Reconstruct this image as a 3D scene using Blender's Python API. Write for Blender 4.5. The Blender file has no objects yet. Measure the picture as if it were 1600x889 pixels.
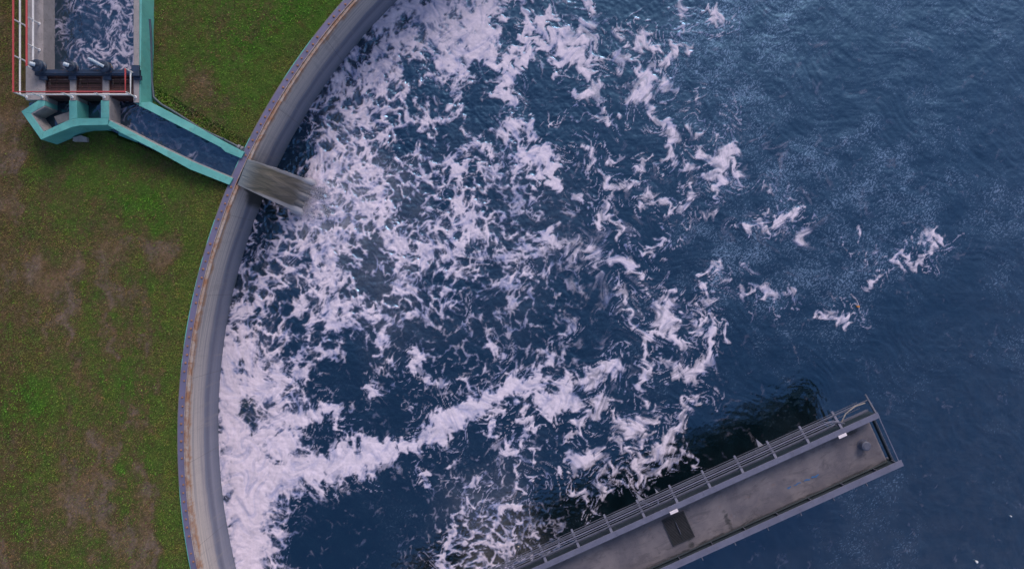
import bpy, bmesh, math, random
import numpy as np
from mathutils import Vector, Matrix
random.seed(4); NR = np.random.RandomState(11)
SC = bpy.context.scene; COL = SC.collection
# ---------------------------------------------------------------- camera, sky, sun, exposure
H = 47.0                      # drone height over the pool
FP = 1081.0                   # focal length in photo pixels (photo 1600 wide)
cam_d = bpy.data.cameras.new("camera"); cam = bpy.data.objects.new("camera", cam_d); COL.objects.link(cam)
cam.location = (0, 0, H); cam.rotation_euler = (0, 0, 0)
cam_d.sensor_width = 36; cam_d.lens = 36 * FP / 1600; cam_d.clip_end = 2000; cam_d.clip_start = .1
SC.camera = cam
SUN_EL, SUN_AZ = math.radians(36), math.radians(18)     # from the top of the picture
w = bpy.data.worlds.new("World"); SC.world = w; w.use_nodes = True
nt = w.node_tree; bg = nt.nodes["Background"]
sky = nt.nodes.new("ShaderNodeTexSky"); sky.sky_type = 'NISHITA'; sky.sun_disc = False
sky.sun_elevation = SUN_EL; sky.sun_rotation = SUN_AZ; sky.air_density = 1.0; sky.dust_density = 3.0; sky.ozone_density = 2.0
nt.links.new(sky.outputs[0], bg.inputs[0]); bg.inputs[1].default_value = .12
sd = bpy.data.lights.new("sun", 'SUN'); so = bpy.data.objects.new("sun", sd); COL.objects.link(so)
sd.energy = 1.0; sd.angle = math.radians(25); sd.color = (1, .9, .84)
so.rotation_euler = Vector((math.sin(SUN_AZ) * math.cos(SUN_EL), math.cos(SUN_AZ) * math.cos(SUN_EL), math.sin(SUN_EL))).to_track_quat('Z', 'Y').to_euler()
so.location = (-20, 20, 40)
vs = SC.view_settings; vs.view_transform = 'Standard'; vs.look = 'None'; vs.exposure = 0.32; vs.gamma = 1; vs.use_curve_mapping = False
SC.render.engine = 'CYCLES'; SC.cycles.max_bounces = 5; SC.cycles.use_denoising = True
def W(px, py, z):
    """photo pixel at height z -> world point; used to take real positions off the photograph"""
    return Vector(((px - 800) / FP * (H - z), -(py - 444) / FP * (H - z), z))
# ---------------------------------------------------------------- helpers
def tag(o, label=None, cat=None, group=None, kind=None):
    if label: o['label'] = label
    if cat: o['category'] = cat
    if group: o['group'] = group
    if kind: o['kind'] = kind
    return o
def empty(name, loc, label, cat, group=None, rz=0):
    o = bpy.data.objects.new(name, None); COL.objects.link(o); o.location = loc; o.rotation_euler = (0, 0, rz); o.empty_display_size = .3
    return tag(o, label, cat, group)
def link(name, me, mat, parent=None, smooth=False):
    o = bpy.data.objects.new(name, me); COL.objects.link(o)
    if mat: me.materials.append(mat)
    if smooth:
        me.polygons.foreach_set('use_smooth', [True] * len(me.polygons))
    if parent:
        o.parent = parent
    return o
def inv(parent):
    return (Matrix.Translation(parent.location) @ parent.rotation_euler.to_matrix().to_4x4()).inverted()
class MB:
    """collects shapes in world coordinates (or local ones when built with world=False)"""
    def __init__(s): s.bm = bmesh.new()
    def hexa(s, lo, hi):
        """lo, hi: four corners each, same order"""
        v = [s.bm.verts.new(p) for p in list(lo) + list(hi)]
        n = len(lo)
        s.bm.faces.new(v[:n][::-1]); s.bm.faces.new(v[n:])
        for i in range(n): s.bm.faces.new((v[i], v[(i + 1) % n], v[n + (i + 1) % n], v[n + i]))
        return s
    def box(s, x0, x1, y0, y1, z0, z1):
        c = [(x0, y0), (x1, y0), (x1, y1), (x0, y1)]
        return s.hexa([(a, b, z0) for a, b in c], [(a, b, z1) for a, b in c])
    def prism(s, pts, z0, z1):
        """pts: (x, y) or (x, y, ztop) outline"""
        lo = [(p[0], p[1], z0) for p in pts]; hi = [(p[0], p[1], p[2] if len(p) > 2 else z1) for p in pts]
        return s.hexa(lo, hi)
    def bar(s, a, b, wx, wz):
        a, b = Vector(a), Vector(b); d = (b - a).normalized(); up = Vector((0, 0, 1)) if abs(d.z) < .95 else Vector((0, 1, 0))
        r = d.cross(up).normalized() * wx / 2; u = r.cross(d).normalized() * wz / 2
        return s.hexa([a - r - u, a + r - u, a + r + u, a - r + u], [b - r - u, b + r - u, b + r + u, b - r + u])
    def tube(s, pts, r, n=10, cap=True):
        pts = [Vector(p) for p in pts]; rings = []
        for i, p in enumerate(pts):
            d = (pts[min(i + 1, len(pts) - 1)] - pts[max(i - 1, 0)]).normalized()
            up = Vector((0, 0, 1)) if abs(d.z) < .9 else Vector((0, 1, 0))
            a = d.cross(up).normalized(); b = d.cross(a)
            rr = r[i] if isinstance(r, (list, tuple)) else r
            rings.append([s.bm.verts.new(p + (a * math.cos(t) + b * math.sin(t)) * rr) for t in [k * 2 * math.pi / n for k in range(n)]])
        for A, B in zip(rings[:-1], rings[1:]):
            for k in range(n): s.bm.faces.new((A[k], A[(k + 1) % n], B[(k + 1) % n], B[k]))
        if cap: s.bm.faces.new(rings[0][::-1]); s.bm.faces.new(rings[-1])
        return s
    def lathe(s, c, prof, n=20):
        """prof: (radius, z) from the bottom up round the vertical through c"""
        return s.tube([(c[0], c[1], c[2] + z) for r, z in prof], [r for r, z in prof], n)
    def build(s, name, mat, parent=None, bevel=0, smooth=False, world=True, jitter=0):
        bmesh.ops.recalc_face_normals(s.bm, faces=s.bm.faces[:])
        if bevel:
            ed = [e for e in s.bm.edges if len(e.link_faces) == 2 and e.calc_face_angle(0) > .5]
            bmesh.ops.bevel(s.bm, geom=ed, offset=bevel, segments=2, affect='EDGES', profile=.6, clamp_overlap=True)
        if parent and world: s.bm.transform(inv(parent))
        me = bpy.data.meshes.new(name); s.bm.to_mesh(me); s.bm.free()
        o = link(name, me, mat, parent)
        if smooth:
            for p in me.polygons: p.use_smooth = True
            try: me.set_sharp_from_angle(angle=math.radians(35))
            except Exception: pass
        return o
def grid_mesh(name, V, nx, ny, keep=None, attrs={}, colors={}, flip=False):
    """V: (ny*nx, 3) array; quads, optionally only where keep"""
    idx = np.arange(nx * ny).reshape(ny, nx)
    q = np.stack([idx[:-1, :-1], idx[:-1, 1:], idx[1:, 1:], idx[1:, :-1]], -1).reshape(-1, 4)
    if flip: q = q[:, ::-1]
    if keep is not None: q = q[keep.reshape(-1)]
    used = np.zeros(nx * ny, bool); used[q.ravel()] = True
    new = np.cumsum(used) - 1; q = new[q]; V = V[used]
    me = bpy.data.meshes.new(name)
    me.vertices.add(len(V)); me.vertices.foreach_set('co', V.astype(np.float32).ravel())
    me.loops.add(q.size); me.loops.foreach_set('vertex_index', q.astype(np.int32).ravel())
    me.polygons.add(len(q)); me.polygons.foreach_set('loop_start', np.arange(0, q.size, 4, dtype=np.int32))
    try: me.polygons.foreach_set('loop_total', np.full(len(q), 4, np.int32))
    except Exception: pass
    for k, a in attrs.items():
        at = me.attributes.new(k, 'FLOAT', 'POINT'); at.data.foreach_set('value', a.reshape(-1)[used].astype(np.float32))
    for k, a in colors.items():
        at = me.attributes.new(k, 'FLOAT_COLOR', 'POINT'); c = np.ones((used.sum(), 4), np.float32); c[:, :3] = a.reshape(-1, 3)[used]; at.data.foreach_set('color', c.ravel())
    me.update(calc_edges=True); me.validate()
    me.polygons.foreach_set('use_smooth', np.ones(len(me.polygons), bool))
    return me
# ---------------------------------------------------------------- materials
class NT:
    def __init__(s, name):
        s.m = bpy.data.materials.new(name); s.m.use_nodes = True; s.t = s.m.node_tree; s.N = s.t.nodes
        s.p = s.N["Principled BSDF"]
    def n(s, typ, **k):
        o = s.N.new(typ)
        for a, b in k.items(): setattr(o, a, b)
        return o
    def put(s, sock, v):
        if hasattr(v, 'is_output') or isinstance(v, bpy.types.NodeSocket): s.t.links.new(v, sock)
        elif v is not None:
            if isinstance(v, tuple) and len(v) == 3 and len(getattr(sock, 'default_value', (0,) * 3)) == 4: v = v + (1,)
            sock.default_value = v
    def math(s, op, a, b=None, c=None, clamp=False):
        o = s.n("ShaderNodeMath", operation=op, use_clamp=clamp)
        s.put(o.inputs[0], a)
        if b is not None: s.put(o.inputs[1], b)
        if c is not None: s.put(o.inputs[2], c)
        return o.outputs[0]
    def mix(s, f, a, b, mode='MIX'):
        o = s.n("ShaderNodeMix", data_type='RGBA', blend_type=mode)
        s.put(o.inputs[0], f); s.put(o.inputs[6], a); s.put(o.inputs[7], b); return o.outputs[2]
    def coord(s, kind='Object'): return s.n("ShaderNodeTexCoord").outputs[kind]
    def scaled(s, v, sc):
        o = s.n("ShaderNodeMapping"); s.put(o.inputs[0], v); o.inputs[3].default_value = sc; return o.outputs[0]
    def noise(s, v, scale, detail=4, rough=.55, dist=0):
        o = s.n("ShaderNodeTexNoise"); s.put(o.inputs['Vector'], v); o.inputs['Scale'].default_value = scale
        o.inputs['Detail'].default_value = detail; o.inputs['Roughness'].default_value = rough; o.inputs['Distortion'].default_value = dist
        return o.outputs[0]
    def step(s, v, a, b, lo=0, hi=1):
        o = s.n("ShaderNodeMapRange", interpolation_type='SMOOTHSTEP'); s.put(o.inputs[0], v)
        for i, k in enumerate((a, b, lo, hi)): o.inputs[1 + i].default_value = k
        return o.outputs[0]
    def attr(s, name, out='Fac'): return s.n("ShaderNodeAttribute", attribute_name=name).outputs[out]
    def bump(s, h, strength=.3, dist=.05, normal=None):
        o = s.n("ShaderNodeBump"); s.put(o.inputs['Height'], h); o.inputs['Strength'].default_value = strength; o.inputs['Distance'].default_value = dist
        if normal: s.put(o.inputs['Normal'], normal)
        s.put(s.p.inputs['Normal'], o.outputs[0]); return o.outputs[0]
    def out(s, color, rough=.8, metal=0, spec=.5):
        s.put(s.p.inputs['Base Color'], color); s.put(s.p.inputs['Roughness'], rough); s.put(s.p.inputs['Metallic'], metal); s.put(s.p.inputs['Specular IOR Level'], spec)
        return s.m
def worn(name, c, c2=None, rough=.7, scale=1.2, dirt=(.05, .045, .04), dirt_amt=.5, metal=0, rust=0, bumpk=.25, fine=40):
    """painted or bare surface with blotches, grime and fine grain"""
    t = NT(name); co = t.coord()
    a = t.noise(co, scale, 6, .6); b = t.noise(co, scale * 5, 5, .65, .6); g = t.noise(co, fine, 3, .6)
    c2 = c2 or tuple(k * .72 for k in c)
    col = t.mix(t.step(a, .35, .65), c, c2)
    col = t.mix(t.math('MULTIPLY', t.step(b, .5, .72), dirt_amt), col, dirt)
    col = t.mix(t.step(g, .3, .75, 0, .35), col, tuple(k * 1.35 for k in c))
    if rust:
        r = t.noise(co, scale * 2.3, 7, .7, 1.0)
        col = t.mix(t.step(r, .62 - rust * .2, .72 - rust * .12), col, (.24, .09, .035))
    t.bump(t.math('ADD', g, b), bumpk, .02)
    return t.out(col, rough, metal)
M = {}
def make_materials():
    t = NT('teal_paint'); co = t.coord(); a = t.noise(co, .7, 6, .65, .5); b = t.noise(t.scaled(co, (1, 1, .35)), 2.6, 7, .7, .8); ch = t.noise(co, 3.4, 8, .75, .4); g = t.noise(co, 30, 3, .6)
    col = t.mix(t.step(a, .32, .68), (.14, .46, .43), (.085, .35, .34)); col = t.mix(t.step(b, .52, .72, 0, .6), col, (.10, .2, .17))
    col = t.mix(t.step(ch, .64, .68, 0, .85), col, (.30, .29, .27)); col = t.mix(t.step(g, .35, .75, 0, .25), col, (.25, .55, .5)); t.bump(t.math('ADD', g, ch), .3, .02); M['teal'] = t.out(col, .62)
    M['concrete'] = worn('concrete', (.34, .30, .31), (.26, .235, .245), .85, 1.1, (.12, .1, .095), .6, bumpk=.4)
    M['conc_dark'] = worn('damp_concrete', (.22, .21, .235), (.16, .155, .18), .75, 1.3, (.06, .07, .06), .6)
    M['brown'] = worn('brown_steel', (.085, .035, .035), (.055, .025, .03), .65, 2, (.03, .02, .02), .5, rust=.2)
    M['void'] = worn('dark_steel', (.02, .015, .018), (.03, .02, .024), .8, 2)
    M['hoist'] = worn('dark_blue_steel', (.022, .042, .09), (.015, .03, .06), .45, 2.5, (.02, .02, .02), .5, rust=.15)
    M['cap_pale'] = worn('pale_blue_paint', (.5, .56, .66), (.42, .5, .62), .4, 4, bumpk=.1)
    M['white'] = worn('white_paint', (.78, .76, .78), (.7, .67, .7), .45, 3, (.35, .28, .24), .35, bumpk=.1)
    M['red'] = worn('red_paint', (.52, .06, .07), (.45, .06, .065), .45, 3, (.2, .05, .05), .35, bumpk=.1)
    M['beam'] = worn('lavender_grey_steel', (.15, .15, .225), (.12, .12, .185), .6, 1.0, (.07, .07, .09), .5)
    M['rack'] = worn('grey_steel', (.12, .12, .17), (.08, .08, .115), .55, 1.6, (.05, .05, .06), .5)
    M['pipe'] = worn('grey_pipe', (.12, .125, .18), (.07, .072, .11), .5, 2.2, (.04, .04, .05), .6)
    M['dkpipe'] = worn('dark_pipe', (.07, .09, .13), (.045, .06, .09), .5, 2.2)
    M['cover'] = worn('cover_plate', (.13, .12, .155), (.085, .08, .105), .75, 1.4, (.03, .03, .04), .7)
    M['web'] = worn('girder_web', (.02, .032, .045), (.03, .04, .055), .6, 1.8, (.02, .02, .02), .6)
    M['plate'] = worn('pink_white_plate', (.85, .74, .8), (.78, .68, .74), .5, 9, (.3, .1, .1), .3)
    M['stake'] = worn('weathered_timber', (.36, .3, .27), (.26, .22, .2), .8, 3)
    M['fin'] = worn('pale_grey_fin', (.32, .3, .36), (.25, .24, .3), .6, 3)
    M['orange'] = worn('orange_scrap', (.6, .24, .05), (.4, .16, .05), .7, 20)
    M['grate'] = worn('black_grille', (.025, .028, .035), (.04, .04, .05), .6, 4)
    # deck plates: grey brown with scuffs, dark scrapes, a blue paint dribble laid across it
    t = NT('deck_plate'); co = t.coord()
    a = t.noise(co, .55, 6, .62, .4); b = t.noise(t.scaled(co, (.5, 1.6, 1)), 1.6, 7, .7, .8); g = t.noise(co, 30, 3, .6)
    col = t.mix(t.step(a, .32, .68), (.11, .098, .125), (.21, .18, .20))
    col = t.mix(t.step(b, .5, .64, 0, .5), col, (.07, .063, .08)); bg_ = t.noise(co, .9, 7, .68, 1.2); col = t.mix(t.step(bg_, .56, .68, 0, .55), col, (.055, .05, .065))
    r = t.noise(co, 2.1, 6, .7, .5); col = t.mix(t.step(r, .6, .75, 0, .5), col, (.22, .12, .08))
    s_ = t.noise(co, 1.1, 6, .7, .3); col = t.mix(t.step(s_, .60, .72, 0, .5), col, (.26, .24, .29))
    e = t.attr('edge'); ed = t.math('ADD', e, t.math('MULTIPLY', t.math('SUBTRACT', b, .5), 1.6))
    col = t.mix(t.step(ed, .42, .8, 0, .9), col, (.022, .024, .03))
    col = t.mix(t.step(g, .35, .75, 0, .3), col, (.22, .2, .23))
    t.bump(t.math('ADD', t.math('MULTIPLY', b, .6), g), .4, .02); M['deck'] = t.out(col, .75)
    # inner face of the pool wall: level bands left by the water, run-down streaks, rust under the steel cap
    t = NT('pool_wall_concrete'); D = t.attr('depth'); A = t.attr('arc')
    cv = t.n("ShaderNodeCombineXYZ"); t.put(cv.inputs[0], A); t.put(cv.inputs[1], D)
    band = t.noise(t.scaled(cv.outputs[0], (.05, 9, 1)), 1.0, 6, .65, .3); band2 = t.noise(t.scaled(cv.outputs[0], (.12, 26, 1)), 1.0, 4, .6, .2)
    runs = t.noise(t.scaled(cv.outputs[0], (2.6, 1.1, 1)), 1.0, 6, .65, .3); bl = t.noise(t.scaled(cv.outputs[0], (.35, 2.2, 1)), 1.0, 5, .6, .5)
    d2 = t.math('ADD', D, t.math('MULTIPLY', t.math('SUBTRACT', bl, .5), .16))
    d2 = t.math('ADD', d2, t.math('MULTIPLY', t.math('SUBTRACT', band, .5), .12))
    cr = t.n("ShaderNodeValToRGB"); t.put(cr.inputs[0], d2); el = cr.color_ramp.elements
    stops = [(0, (.62, .52, .47)), (.30, (.55, .48, .455)), (.47, (.42, .375, .385)), (.54, (.20, .21, .28)), (.62, (.14, .15, .215)), (.72, (.25, .25, .315)), (.84, (.19, .20, .27)), (.95, (.15, .165, .23)), (1, (.09, .11, .14))]
    el[0].position = 0; el[0].color = stops[0][1] + (1,); el[1].position = 1; el[1].color = stops[-1][1] + (1,)
    for p_, c_ in stops[1:-1]:
        q = el.new(p_); q.color = c_ + (1,)
    col = cr.outputs[0]
    col = t.mix(t.step(band2, .42, .66, 0, .5), col, (.17, .175, .23))
    col = t.mix(t.step(runs, .52, .72, 0, .5), col, (.30, .27, .27))
    rk = t.noise(t.scaled(cv.outputs[0], (.9, .3, 1)), 1.0, 6, .7, .4)
    rd = t.math('SUBTRACT', t.math('MULTIPLY', rk, .34), D)
    col = t.mix(t.step(rd, .04, .16, 0, .9), col, (.42, .19, .08))
    fs = t.noise(t.scaled(cv.outputs[0], (1.7, .2, 1)), 1.0, 4, .7, 0); col = t.mix(t.math('MULTIPLY', t.step(fs, .66, .74), t.step(D, .34, .1)), col, (.30, .13, .06))
    jt = t.math('ABSOLUTE', t.math('SUBTRACT', t.math('FRACT', t.math('MULTIPLY', t.math('ADD', A, t.math('MULTIPLY', bl, .06)), .19)), .5)); col = t.mix(t.step(jt, .005, .002, 0, .4), col, (.10, .085, .08))
    ck = t.noise(t.scaled(cv.outputs[0], (1.2, 3.2, 1)), 1.0, 8, .8, 2.0); col = t.mix(t.step(t.math('ABSOLUTE', t.math('SUBTRACT', ck, .5)), .006, .0, 0, .5), col, (.12, .10, .10))
    wet_shade = t.attr('wet_shade'); col = t.mix(t.step(t.math('ADD', wet_shade, t.math('MULTIPLY', t.math('SUBTRACT', runs, .5), .5)), .35, .8, 0, .93), col, (.02, .024, .026))  # wet concrete beside the notch, with its shadow painted in near black
    gr = t.noise(t.coord(), 14, 4, .6); t.bump(t.math('ADD', gr, band2), .3, .03)
    M['wall'] = t.out(col, .78)
    # steel cap
    t = NT('purple_steel_cap'); co = t.coord(); a = t.noise(co, .8, 6, .65); b = t.noise(co, 6, 5, .7)
    col = t.mix(t.step(a, .35, .65), (.175, .155, .265), (.14, .13, .22)); col = t.mix(t.step(b, .58, .72, 0, .7), col, (.20, .09, .07))
    t.bump(b, .25, .02); M['cap'] = t.out(col, .55)
    t = NT('rust'); co = t.coord(); a = t.noise(co, 1.3, 7, .7, .6); b = t.noise(co, 9, 4, .7)
    col = t.mix(t.step(a, .35, .6), (.34, .17, .10), (.44, .36, .33)); col = t.mix(t.step(b, .5, .72, 0, .6), col, (.18, .065, .035)); t.bump(b, .4, .02); M['rust'] = t.out(col, .85)
    M['bolt'] = worn('rusty_bolt', (.36, .18, .12), (.20, .09, .07), .8, 6, rust=.3)
    # teal lip paint flaking off
    t = NT('flaking_teal'); co = t.coord(); a = t.noise(co, .35, 5, .6)
    col = t.mix(t.step(a, .48, .56), (.17, .16, .15), (.13, .45, .4)); M['lip'] = t.out(col, .75)
def water_mat(name, body, tint, ior, ripple=1.0, foam_col=(.90, .77, .90)):
    t = NT(name); co = t.coord()
    F = t.attr('foam'); B = t.attr('bright'); K = t.attr('fleck'); T = t.attr('silt')
    g1 = t.noise(co, 5, 5, .62, .4); g2 = t.noise(co, 16, 4, .6, .3); g3 = t.noise(co, 1.3, 4, .55, .3)
    wc = t.mix(t.step(g3, .3, .7), body, tuple(k * 1.5 for k in body))
    wc = t.mix(T, wc, (.25, .235, .245))
    wc = t.mix(t.math('MULTIPLY', K, .75), wc, (.24, .33, .48))
    fc = t.mix(B, tuple(k * q for k, q in zip(foam_col, (.27, .37, .60))), foam_col)  # pale highlights and lavender shading of the foam put into its colour
    fc = t.mix(t.step(g2, .35, .75, 0, .22), fc, (.42, .42, .62))
    Fm = t.math('ADD', F, t.math('MULTIPLY', t.math('SUBTRACT', g1, .5), t.math('MULTIPLY', F, t.math('SUBTRACT', 1.0, F))), clamp=True)
    col = t.mix(Fm, wc, fc)
    t.put(t.p.inputs['IOR'], ior); t.put(t.p.inputs['Specular Tint'], tint)
    cover = t.math('ADD', Fm, t.math('MULTIPLY', K, .2), clamp=True)
    t.bump(t.math('ADD', t.math('ADD', t.math('MULTIPLY', g3, 1.3), t.math('MULTIPLY', g1, .4)), t.math('ADD', t.math('MULTIPLY', g2, .12), t.math('MULTIPLY', F, .12))), .17 * ripple, .05)
    return t.out(col, t.math('ADD', t.math('MULTIPLY', cover, .7), .02), 0, t.math('MULTIPLY', t.math('SUBTRACT', 1.0, Fm), .5))
make_materials()
# ---------------------------------------------------------------- numpy noise + foam
_rs = np.random.RandomState(7)
_PERM = _rs.permutation(4096).astype(np.int64)
_ANG = _rs.rand(4096) * 2 * np.pi
_GX, _GY = np.cos(_ANG).astype(np.float32), np.sin(_ANG).astype(np.float32)
def gnoise(x, y, seed=0):
    xi = np.floor(x); yi = np.floor(y)
    fx = (x - xi).astype(np.float32); fy = (y - yi).astype(np.float32)
    xi = xi.astype(np.int64) + seed * 131; yi = yi.astype(np.int64) + seed * 57
    u = fx * fx * fx * (fx * (fx * 6 - 15) + 10); v = fy * fy * fy * (fy * (fy * 6 - 15) + 10)
    def g(ix, iy, dx, dy):
        h = _PERM[(_PERM[ix & 4095] + iy) & 4095]
        return _GX[h] * dx + _GY[h] * dy
    a = g(xi, yi, fx, fy); b = g(xi + 1, yi, fx - 1, fy)
    c = g(xi, yi + 1, fx, fy - 1); d = g(xi + 1, yi + 1, fx - 1, fy - 1)
    ab = a + u * (b - a); cd = c + u * (d - c)
    return (ab + v * (cd - ab)) * 1.5
def fbm(x, y, s, oct=4, gain=.5, seed=0):
    r = 0; a = 1.; t = 0
    for k in range(oct):
        r = r + a * gnoise(x / s, y / s, seed + k * 3); t += a; a *= gain; s *= .5
    return r / t
def ridged(x, y, s, oct=3, seed=0, gain=.55):
    r = 0; a = 1.; t = 0
    for k in range(oct):
        r = r + a * (1 - np.abs(gnoise(x / s, y / s, seed + k * 5)) * 2.2); t += a; a *= gain; s *= .5
    return r / t
def curl_warp(x, y, s, amp, seed=0, steps=2):
    e = .02
    for k in range(steps):
        X, Y = x / s, y / s
        n0 = gnoise(X, Y, seed)
        dx = (gnoise(X + e, Y, seed) - n0) / e; dy = (gnoise(X, Y + e, seed) - n0) / e
        x = x + dy * amp / steps; y = y - dx * amp / steps
    return x, y
def sstep(a, b, x):
    t = np.clip((x - a) / (b - a), 0, 1); return t * t * (3 - 2 * t)
def shepard(x, y, pts, p=3.0, soft=12.):
    """smooth map through control points (x, y, value)"""
    n = 0; d = 0
    for (a, b, v) in pts:
        w = 1 / (((x - a) ** 2 + (y - b) ** 2) + soft ** 2) ** (p / 2)
        n = n + w * v; d = d + w
    return n / d
def uniformise(n):
    s = np.sort(n.ravel()[::37]); return np.interp(n, s, np.linspace(0, 1, len(s))).astype(np.float32)
def bil(F, x0, y0, st, x, y):
    """sample raster F(y, x) given at x0 + i*st"""
    u = np.clip((x - x0) / st, 0, F.shape[1] - 1.001); v = np.clip((y - y0) / st, 0, F.shape[0] - 1.001)
    i = u.astype(int); j = v.astype(int); fu = u - i; fv = v - j
    return (F[j, i] * (1 - fu) + F[j, i + 1] * fu) * (1 - fv) + (F[j + 1, i] * (1 - fu) + F[j + 1, i + 1] * fu) * fv
def raster_strokes(strokes, x0, y0, st, nx, ny):
    F = np.zeros((ny, nx), np.float32)
    for s in strokes:
        val = s[0]; pts = s[1]
        if len(pts) == 1: pts = [pts[0], pts[0]]
        for (ax, ay, ar), (bx, by, br) in zip(pts[:-1], pts[1:]):
            m = max(ar, br) * 2.2 + 4
            i0 = max(int((min(ax, bx) - m - x0) / st), 0); i1 = min(int((max(ax, bx) + m - x0) / st) + 1, nx)
            j0 = max(int((min(ay, by) - m - y0) / st), 0); j1 = min(int((max(ay, by) + m - y0) / st) + 1, ny)
            if i1 <= i0 or j1 <= j0: continue
            X, Y = np.meshgrid(x0 + np.arange(i0, i1) * st, y0 + np.arange(j0, j1) * st)
            dx, dy = bx - ax, by - ay; L = dx * dx + dy * dy + 1e-6
            t = np.clip(((X - ax) * dx + (Y - ay) * dy) / L, 0, 1)
            d = np.hypot(X - ax - t * dx, Y - ay - t * dy) / (ar + t * (br - ar))
            F[j0:j1, i0:i1] = np.maximum(F[j0:j1, i0:i1], val * (1 - sstep(.2, 1.85, d)))
    return F
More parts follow.
